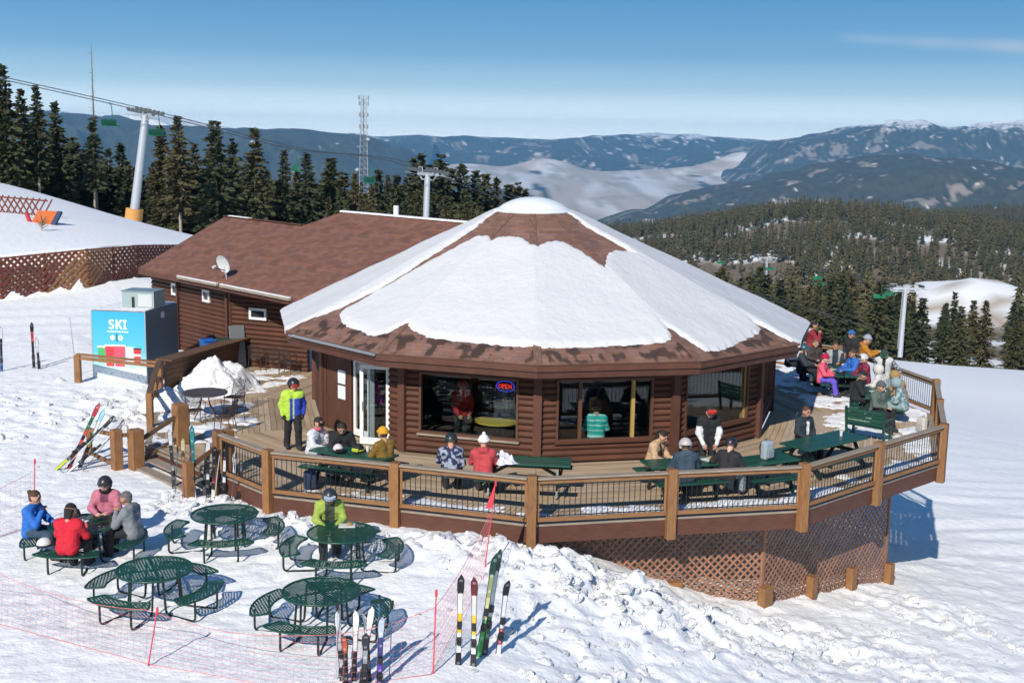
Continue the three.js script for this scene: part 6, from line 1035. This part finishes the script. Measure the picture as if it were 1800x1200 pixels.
// s: { at:[x,y,z], turn, pose, lean, nod, look, arms:[L,R], jacket, sleeve, sleeveR, pants, boots, gloves, skin, pattern, head:{...} }
function person(label, s) {
  const o = thing('person', label, 'person', s.at, s.turn, s.group), sc = (s.scale ?? 1) * 1.06; o.scale.setScalar(sc);
  const sit = s.pose === 'sit', perch = s.pose === 'perch', lean = s.lean ?? .08, hipY = sit ? .56 : perch ? .8 : .95, B = [], col = [];
  const C = (c) => { let i = col.indexOf(c); if (i < 0) { col.push(c); i = col.length - 1; } return i; };
  const J = C(s.jacket), SL = C(s.sleeve ?? s.jacket), SR = C(s.sleeveR ?? s.sleeve ?? s.jacket), PA = C(s.pants ?? [.02, .021, .025]), BO = C(s.boots ?? [.03, .03, .034]), CO = C(s.collar ?? s.jacket), SK = C(s.skinTone ?? SKIN[s.skin ?? 0]);
  const hip = V(0, hipY, 0), rot = (v) => { const c = Math.cos(lean), n = Math.sin(lean); return V(v.x, hipY + v.y * c - v.z * n, v.y * n + v.z * c); };
  // torso: two columns side by side so that it is wider than deep
  for (const q of [-1, 1]) {
    B.push(bone(rot(V(q * .075, -.03, -.01)), rot(V(q * .07, .16, 0)), .138, .13, J), bone(rot(V(q * .075, .16, 0)), rot(V(q * .1, .36, 0)), .13, .132, J), bone(rot(V(q * .1, .36, 0)), rot(V(q * .115, .44, -.005)), .124, .095, J), bone(rot(V(q * .05, .46, -.005)), rot(V(q * .19, .425, -.01)), .076, .09, J));
    if (!sit && !perch) B.push(bone(V(q * .085, hipY - .02, 0), V(q * .09, hipY - .13, .005), .128, .115, J));
  }
  B.push(bone(rot(V(0, .46, -.01)), rot(V(0, .53, .0)), .072, .062, CO));
  if (s.hood) B.push(bone(rot(V(-.07, .5, -.09)), rot(V(.07, .5, -.09)), .065, .065, C(s.hood)));
  // legs
  const legs = s.legs ?? (sit ? [[.11, .46, .1], [.1, .44, .06]] : []);
  [-1, 1].forEach((q, i) => {
    const w = .1, h = V(q * w, hipY - .01, 0);
    let knee, ank; if (sit) { knee = V(q * (legs[i][0] + .05), .53, legs[i][1]); ank = V(q * (legs[i][0] + .03), .13, legs[i][1] - .02 + legs[i][2]); } else if (perch) { knee = V(q * .14, .76, .44); ank = V(q * .13, .36, .46); } else { const st = (s.stride ?? 0) * q; knee = V(q * .115, .52, .03 + st * .6 + (s.crouch ?? 0)); ank = V(q * .125, .12, st * 1.15 - .02); }
    B.push(bone(h, knee, .112, .088, PA), bone(knee, ank, .088, .076, PA), bone(ank.clone().add(V(0, .06, 0)), ank, .072, .066, BO), bone(ank.clone().add(V(0, -.05, -.03)), ank.clone().add(V(q * .02, -.065, .15)), .058, .048, BO));
  });
  // arms: [elbow, wrist] chosen by name, in the frame of the chest
  const hands = []; const A = s.arms ?? ['down', 'down'];
  [-1, 1].forEach((q, i) => {
    const sh = rot(V(q * .19, .42, -.01)), n = A[i]; let el, wr;
    const set = { down: [[.27, .16, -.05], [.25, -.06, .06]], table: [[.27, .2, .16], [.1, .2, .4]], tableWide: [[.3, .2, .14], [.2, .18, .4]], lap: [[.26, .16, .04], [.13, .06, .26]], face: [[.25, .22, .22], [.09, .44, .24]], phone: [[.24, .2, .2], [.1, .3, .42]], back: [[.3, .18, -.12], [.28, -.02, -.22]], pocket: [[.31, .17, -.05], [.21, .03, .1]], reach: [[.26, .26, .22], [.15, .24, .48]], low: [[.25, .14, .1], [.16, -.08, .26]], wide: [[.38, .24, .02], [.5, .1, .16]] }[n];
    el = rot(V(q * set[0][0], set[0][1], set[0][2])); wr = rot(V(q * set[1][0], set[1][1], set[1][2]));
    const c = q < 0 ? SL : SR; B.push(bone(sh, el, .085, .072, c), bone(el, wr, .07, .05, c)); hands.push([wr, wr.clone().sub(el).normalize(), q]);
  });
  let lo = [9, 9, 9], hi = [-9, -9, -9]; for (const b of B) for (const t of [0, 1]) [b.a.x + b.dx * t, b.a.y + b.dy * t, b.a.z + b.dz * t].forEach((v, k) => { const r = Math.max(b.ra, b.rb) + .05; lo[k] = Math.min(lo[k], v - r); hi[k] = Math.max(hi[k], v + r); });
  const base = fieldOf(B, .045), seed = label.length * 1.37;
  const wrinkle = (x, y, z) => .012 * noise(x * 9 + seed, y * 17, z * 9) + .007 * noise(x * 21, y * 30 + seed, z * 21);
  const g = surfaceNets((x, y, z) => base(x, y, z) + wrinkle(x, y, z), lo, hi, .021);
  paint(g, (x, y, z) => { let best = 1e9, c = 0; const p = { x, y, z }; for (const b of B) { const d = seg(p, b); if (d < best - .002) { best = d; c = b.c; } } let k = col[c]; if (s.pattern && (c === J || c === SL || c === SR)) k = s.pattern(x, y - hipY, z, k, c === J) ?? k; const w = 1 + .22 * noise(x * 16 + seed, y * 16, z * 16); return [k[0] * w, k[1] * w, k[2] * w]; });
  const list = [g.toNonIndexed()];
  // head
  const neck = rot(V(0, .53, .0)), hq = new THREE.Quaternion().setFromEuler(new THREE.Euler(lean * .5 + (s.nod ?? .05), s.look ?? 0, s.tilt ?? 0, 'YXZ')), hc = neck.clone().add(V(0, .135, .03).applyQuaternion(hq)), sk = s.skinTone ?? SKIN[s.skin ?? 0], hk = s.headScale ?? 1.16;
  const hg = HEAD.g.clone(); paint(hg, (x, y, z, i) => [sk, [.03, .02, .015], [sk[0] * .75, sk[1] * .5, sk[2] * .5], [sk[0] * .3, sk[1] * .28, sk[2] * .28]][HEAD.cls[i]]); hg.scale(hk, hk, hk); hg.applyQuaternion(hq); hg.translate(hc.x, hc.y, hc.z); list.push(hg.toNonIndexed());
  const gl = s.gloves ?? sk;
  for (const [w, d, q] of hands) { const h = HAND.clone(); paint(h, () => gl); if (q > 0) { h.scale(-1, 1, 1); const ii = h.index.array; for (let i = 0; i < ii.length; i += 3) { const t = ii[i]; ii[i] = ii[i + 1]; ii[i + 1] = t; } } const y = d.clone(), z0 = V(-q * .5, -.9, .1), x = y.clone().cross(z0).normalize(), z = x.clone().cross(y); h.applyMatrix4(new THREE.Matrix4().makeBasis(x, y, z).setPosition(w)); h.computeVertexNormals(); list.push(h.toNonIndexed()); }
  mesh('body', merge(list), M.body, o);
  // what is worn on the head
  const top = new THREE.Group(); top.name = 'headwear'; const add = (name, geo, m) => { geo.scale(hk, hk, hk); geo.applyQuaternion(hq); geo.translate(hc.x, hc.y, hc.z); return mesh(name, geo, m, o); };
  const H = s.head ?? {}, dome = (r, phi, sy, sz, dy, dz) => { const d = new THREE.SphereGeometry(r, 20, 12, 0, 6.2832, 0, phi); d.scale(1, sy, sz); d.translate(0, dy, dz); return d; };
  if (H.hair !== undefined) { const hm = M.hairs[H.hair], parts = [dome(.094, 1.45, 1.05, 1.08, .03, -.014)]; if (H.long) { parts.push(rod(V(0, .02, -.06), V(0, -.14, -.085), .082, .05, 12)); } else parts.push(rod(V(0, .03, -.035), V(0, -.06, -.045), .082, .06, 14)); if (H.bun) { const b = new THREE.SphereGeometry(.04, 10, 8); b.translate(0, .08, -.1); parts.push(b); } const hg2 = merge(parts); const p = hg2.attributes.position; for (let i = 0; i < p.count; i++) { const x = p.getX(i), y = p.getY(i), z = p.getZ(i), k = 1 + .09 * noise(x * 40, y * 14, z * 40 + 3); p.setXYZ(i, x * k, y * (1 + (k - 1) * .4), z * k); } hg2.computeVertexNormals(); add('hair', hg2, hm); }
  if (H.beanie) { const m = mat(...H.beanie, .9); add('beanie', merge([dome(.106, 1.5, 1.18, 1.08, .028, -.01), (() => { const t = new THREE.TorusGeometry(.1, .018, 8, 24); t.rotateX(Math.PI / 2 - .12); t.scale(1, 1.5, 1.06); t.translate(0, .042, -.008); return t; })()]), m); if (H.pom) { const b = new THREE.IcosahedronGeometry(.035, 1); b.translate(0, .165, -.01); add('pompom', b, m); } }
  if (H.helmet) { const m = mat(...H.helmet, .35); add('helmet', merge([dome(.122, 1.62, 1.08, 1.13, .02, -.012), (() => { const t = new THREE.TorusGeometry(.118, .012, 6, 26); t.rotateX(Math.PI / 2); t.scale(1, 1, 1.13); t.translate(0, .018, -.012); return t; })(), rod(V(-.098, .02, -.01), V(-.088, -.055, -.005), .032, .026, 8), rod(V(.098, .02, -.01), V(.088, -.055, -.005), .032, .026, 8)]), m); }
  if (H.goggles) { const gg = new THREE.CylinderGeometry(.112, .112, .062, 20, 1, false, -1.1, 2.2); gg.scale(1, 1, 1.1); gg.translate(0, H.gogglesUp ? .075 : .012, H.gogglesUp ? .02 : .008); add('goggles', gg, mat(...H.goggles, .2)); }
  if (H.cap) { const m = mat(...H.cap, .85), v = new THREE.CylinderGeometry(.085, .085, .012, 16, 1, false, -1.3, 2.6); v.scale(1, 1, 1.3); v.translate(0, .055, .06); add('cap', merge([dome(.1, 1.5, 1.05, 1.08, .028, -.012), v]), m); }
  if (H.hood) { const m = mat(...H.hood, .9), d = new THREE.SphereGeometry(.13, 18, 12, 2.4 + 1.5708, 4.62); d.scale(1, 1.1, 1.05); d.rotateY(Math.PI); d.translate(0, .01, -.015); add('hood', d, m); }
  if (H.scarf) { const t = new THREE.TorusGeometry(.075, .035, 8, 18); t.rotateX(Math.PI / 2 - .15); t.translate(0, -.115, -.01); add('neck_warmer', t, mat(...H.scarf, .9)); }
  if (s.strap) { const g2 = pipe([rot(V(-.12, .5, .1)), rot(V(0, .3, .15)), rot(V(.14, .08, .13))], .018, .1, 6); mesh('strap', g2, mat(...s.strap, .8), o); }
  if (s.phone) { const w = hands[1][0]; mesh('phone', box(w.x - .02, w.y + .1, w.z + .08, .075, .15, .01), M.black, o); }
  return o;
}
const BLK = [.014, .015, .018], NAVY = [.02, .035, .085], GRY = [.16, .18, .2], gAt = (x, z, dy = 0) => [x, ground(x, z) - .02 + dy, z], PI = Math.PI;
const blot = (a, b, f, t = 0) => (x, y, z, k) => noise(x * f + 3, y * f, z * f + 8) > t ? a : b;
// the four round the table on the snow
person('person in a bright blue jacket at the left of the round table', { at: gAt(-9.82, -24.0), turn: PI / 2 - .15, pose: 'sit', lean: .12, arms: ['face', 'table'], jacket: [.02, .14, .5], pants: [.03, .06, .1], skin: 0, head: { hair: 1, bun: true }, gloves: BLK, look: .1 });
person('person in a red jacket seen from behind at the round table', { at: gAt(-8.7, -22.98), turn: PI - .1, pose: 'sit', lean: .2, arms: ['table', 'table'], jacket: [.55, .012, .03], pants: BLK, head: { hair: 0, long: true }, nod: .25 });
person('person in a pink jacket with a dark hood behind the round table', { at: gAt(-8.62, -25.12), turn: .05, pose: 'sit', lean: .14, arms: ['table', 'table'], jacket: [.5, .16, .22], collar: BLK, pants: BLK, skin: 2, head: { hair: 0, helmet: [.03, .028, .03], scarf: BLK }, pattern: (x, y, z, k) => y > .3 && Math.abs(x) < .08 ? [.18, .05, .09] : k });
person('grey haired person in a grey jacket at the right of the round table', { at: gAt(-7.72, -24.05), turn: -PI / 2 - .25, pose: 'sit', lean: .2, arms: ['table', 'face'], jacket: [.2, .215, .235], hood: [.17, .18, .2], pants: BLK, skin: 1, head: { hair: 3 } });
person('person in a lime jacket and black helmet bent over a round table', { at: gAt(-3.75, -24.42), turn: .18, pose: 'sit', lean: .42, nod: .35, arms: ['table', 'table'], jacket: [.3, .4, .07], collar: [.05, .06, .05], pants: BLK, skin: 0, head: { helmet: [.03, .033, .04], goggles: [.35, .42, .5], gogglesUp: true }, pattern: (x, y, z, k, t) => t && Math.abs(x) < .1 && z > 0 ? [.05, .06, .04] : k });
// on the deck, from the entrance to the right
person('standing person in a lime and blue ski jacket with a red goggled helmet', { at: [-5.78, .01, -31.45], turn: .35, pose: 'stand', stride: .1, arms: ['down', 'down'], jacket: [.02, .055, .4], sleeve: [.42, .62, .06], sleeveR: [.02, .055, .4], pants: BLK, gloves: BLK, skin: 0, scale: 1.03, look: .4, head: { helmet: [.02, .02, .022], goggles: [.55, .05, .03] }, pattern: (x, y, z, k, t) => t && (y > .34 || x < -.1) ? [.42, .62, .06] : (t && z > .1 && Math.abs(x) < .02 ? [.5, .6, .3] : k) });
person('person in a white jacket with teal collar seated near the door', { at: [-4.85, .01, -29.15], turn: PI / 2 - .5, pose: 'sit', lean: .2, arms: ['table', 'face'], jacket: [.62, .64, .68], collar: [.05, .35, .38], pants: [.4, .43, .5], skin: 0, head: { hair: 0, goggles: [.02, .02, .02], scarf: [.5, .1, .16] } });
person('person in dark clothes leaning over the helmet table', { at: [-4.15, .01, -29.05], turn: .2, pose: 'sit', lean: .35, arms: ['table', 'tableWide'], jacket: BLK, pants: BLK, skin: 1, nod: .3, head: { hair: 0 } });
person('person in a mustard beanie and brown jacket with back turned', { at: [-2.95, .01, -28.0], turn: PI + .75, pose: 'sit', lean: .12, arms: ['table', 'table'], jacket: [.2, .115, .018], pants: BLK, head: { beanie: [.62, .3, .02], hair: 0 } });
person('person in a navy and white camouflage jacket seen from behind', { at: [-1.38, .01, -27.45], turn: PI, pose: 'sit', lean: .1, arms: ['lap', 'table'], jacket: NAVY, pants: BLK, pattern: blot([.3, .33, .42], [.015, .025, .07], 12, .08), head: { helmet: [.02, .03, .03], goggles: [.4, .2, .15], gogglesUp: true } });
person('person in a red knit jumper and white beanie seen from behind', { at: [-.62, .01, -27.35], turn: PI - .05, pose: 'sit', lean: .1, arms: ['table', 'table'], jacket: [.5, .06, .07], hood: [.42, .05, .06], pants: BLK, pattern: (x, y, z, k) => Math.sin(x * 130) > .3 ? [.42, .045, .055] : k, head: { beanie: [.72, .72, .7], pom: true } });
person('person in a tan jacket with black hair bent over a table', { at: [3.45, .01, -28.65], turn: 1.0, pose: 'sit', lean: .3, nod: .35, arms: ['table', 'table'], jacket: [.52, .34, .2], pants: BLK, gloves: BLK, skin: 0, head: { hair: 0, long: true }, strap: BLK });
person('person in a slate blue jacket and white hood seen from behind', { at: [4.1, .01, -27.35], turn: PI + .15, pose: 'sit', lean: .22, arms: ['tableWide', 'tableWide'], jacket: [.03, .055, .085], pants: BLK, hood: [.05, .08, .11], head: { hair: 1, helmet: [.45, .42, .42] } });
person('standing person in a black vest with white sleeves and red headgear', { at: [4.92, .01, -29.55], turn: .1, pose: 'stand', lean: .18, nod: .4, arms: ['low', 'low'], jacket: BLK, sleeve: [.7, .7, .7], pants: BLK, skin: 0, head: { hair: 0, cap: [.016, .016, .018], goggles: [.5, .05, .04], gogglesUp: true }, pattern: (x, y, z, k, t) => !t && y > .28 ? BLK : k });
person('person in a black jacket with red goggles seated by the rail', { at: [5.08, .01, -27.55], turn: PI - .6, pose: 'sit', lean: .2, arms: ['tableWide', 'wide'], jacket: [.018, .018, .021], pants: [.2, .25, .28], skin: 2, head: { helmet: [.02, .02, .022], goggles: [.55, .03, .03] } });
person('man in an open dark jacket and white shirt at the long table', { at: [7.75, .01, -31.35], turn: .55, pose: 'sit', lean: .05, arms: ['lap', 'lap'], jacket: [.02, .03, .04], pants: BLK, skin: 1, head: { hair: 1 }, pattern: (x, y, z, k, t) => t && z > .06 && Math.abs(x) < .045 && y > .08 && y < .42 ? [.7, .68, .68] : k });
// the crowd at the right end of the deck
const crowd = [
  ['person in a dark red jacket with a grey hood standing at the back', { at: [10.85, .01, -43.6], turn: 1.4, pose: 'stand', arms: ['face', 'down'], jacket: [.26, .02, .035], hood: [.42, .42, .42], pants: BLK, skin: 1, head: { hair: 0 }, scale: 1.04 }],
  ['child in a bright pink jacket and purple trousers on a bench', { at: [10.3, .01, -39.75], turn: 1.1, pose: 'sit', lean: .12, arms: ['table', 'table'], jacket: [.72, .1, .16], pants: [.12, .08, .52], head: { beanie: [.4, .01, .05] }, scale: .97, skin: 2 }],
  ['person with a dark teal helmet sitting behind the pink child', { at: [10.0, .01, -41.35], turn: 1.3, pose: 'sit', arms: ['table', 'table'], jacket: [.03, .04, .05], pants: BLK, head: { helmet: [.03, .09, .12], goggles: [.05, .25, .15] } }],
  ['person with long brown hair among the crowd at the back table', { at: [10.75, .01, -42.6], turn: .2, pose: 'sit', arms: ['table', 'lap'], jacket: [.05, .035, .035], pants: BLK, skin: 0, head: { hair: 2, long: true } }],
  ['person in a grey and black jacket facing the camera at the back table', { at: [11.35, .01, -42.1], turn: -.1, pose: 'sit', arms: ['wide', 'table'], jacket: [.32, .34, .35], sleeve: [.03, .03, .035], pants: BLK, skin: 1, head: { hair: 1 }, pattern: (x, y, z, k, t) => t && Math.abs(x) < .09 && z > 0 ? [.02, .035, .05] : k }],
  ['person in a royal blue jacket beside the orange jacket', { at: [11.6, .01, -40.5], turn: -1.3, pose: 'sit', arms: ['table', 'table'], jacket: [.03, .14, .5], pants: [.02, .03, .08], skin: 1, head: { hair: 1 } }],
  ['standing person in an orange jacket and grey beanie looking at a phone', { at: [12.0, .01, -40.9], turn: 1.35, pose: 'stand', lean: .05, nod: .3, arms: ['phone', 'phone'], jacket: [.42, .17, .015], hood: [.4, .15, .02], pants: [.03, .03, .03], skin: 0, head: { beanie: [.3, .34, .38] }, phone: true, scale: 1.02 }],
  ['person in a white and grey patchwork jacket with a green visor', { at: [12.05, .01, -38.7], turn: -.35, pose: 'stand', lean: .2, nod: .3, arms: ['low', 'wide'], jacket: [.5, .52, .5], sleeve: [.06, .07, .09], pants: [.22, .3, .3], skin: 0, head: { hair: 0, cap: [.02, .05, .04], goggles: [.04, .3, .12] }, pattern: (x, y, z, k, t) => t && Math.abs(x) < .05 && z > 0 ? BLK : (!t && noise(x * 14, y * 14, z * 14) > .05 ? [.4, .42, .45] : k), scale: .98 }],
  ['man in a black jacket and black cap eating at the green table', { at: [10.62, .01, -36.7], turn: 1.3, pose: 'sit', lean: .18, nod: .2, arms: ['table', 'table'], jacket: [.014, .018, .02], pants: BLK, skin: 1, head: { cap: [.012, .02, .022], hair: 3 } }],
  ['person in a pale grey blue camouflage jacket by the deck rail', { at: [11.75, .01, -35.6], turn: -1.9, pose: 'sit', lean: .3, nod: .3, arms: ['table', 'table'], jacket: [.2, .29, .32], pants: [.2, .29, .3], pattern: blot([.3, .4, .43], [.13, .2, .23], 13, .0), head: { hood: [.24, .33, .36], hair: 1 } }],
  ['person in a tan hooded coat against the right rail', { at: [12.15, .01, -37.0], turn: -1.4, pose: 'sit', lean: .35, nod: .4, arms: ['tableWide', 'table'], jacket: [.32, .2, .08], pants: [.3, .2, .09], head: { hood: [.34, .21, .085], hair: 1 } }],
  ['person half hidden behind the crowd under the roof edge', { at: [9.9, .01, -42.6], turn: .9, pose: 'sit', arms: ['table', 'lap'], jacket: [.04, .06, .1], pants: BLK, head: { helmet: [.05, .07, .12] } }],
  ['person in a grey green jacket seated behind the slatted bench', { at: [10.75, .01, -35.0], turn: .6, pose: 'sit', lean: .15, arms: ['table', 'lap'], jacket: [.1, .13, .11], pants: BLK, skin: 0, head: { beanie: [.1, .1, .12] } }],
  ['person in a maroon jacket and white helmet at the crowded back table', { at: [11.75, .01, -39.6], turn: -1.5, pose: 'sit', lean: .15, arms: ['table', 'table'], jacket: [.2, .02, .05], pants: BLK, skin: 2, head: { helmet: [.55, .55, .56], goggles: [.05, .05, .06], gogglesUp: true } }],
  ['standing person in a black coat and blue beanie beside the back rail', { at: [12.0, .01, -42.3], turn: -.9, pose: 'stand', arms: ['pocket', 'pocket'], jacket: [.02, .02, .025], pants: [.05, .06, .09], skin: 1, head: { beanie: [.03, .12, .35] }, scale: .98 }],
  ['person in a white hoodie by the table of the man in black', { at: [11.7, .01, -37.6], turn: -2.2, pose: 'sit', lean: .2, arms: ['table', 'table'], jacket: [.6, .58, .56], pants: BLK, skin: 0, head: { hood: [.6, .58, .56], hair: 1 } }],
  // behind the glass
  ['person in a magenta jacket just inside the open door', { at: [-3.75, .02, -33.1], turn: -1.2, pose: 'stand', arms: ['down', 'low'], jacket: [.6, .03, .28], pants: BLK, head: { hair: 0 } }],
  ['person in a teal striped jumper sitting inside the middle window', { at: [2.25, .02, -31.15], turn: PI, pose: 'sit', lean: .05, arms: ['lap', 'lap'], jacket: [.03, .42, .36], pants: BLK, pattern: (x, y, z, k) => Math.abs((y * 8) % 1) < .22 ? [.55, .8, .75] : k, head: { hair: 0 }, at2: 0 }],
  ['person in pale clothes at the yellow table inside the window', { at: [-.15, .02, -32.6], turn: .1, pose: 'sit', lean: .25, arms: ['table', 'table'], jacket: [.55, .58, .62], pants: BLK, skin: 2, head: { hair: 2, long: true } }],
  ['person in a red top and helmet standing inside the left window', { at: [-1.35, .02, -32.4], turn: .4, pose: 'stand', arms: ['low', 'low'], jacket: [.5, .02, .02], pants: BLK, head: { helmet: [.5, .02, .02] }, scale: .95 }],
];
for (const [l, s] of crowd) person(l, s);
renderer.render(scene, camera);
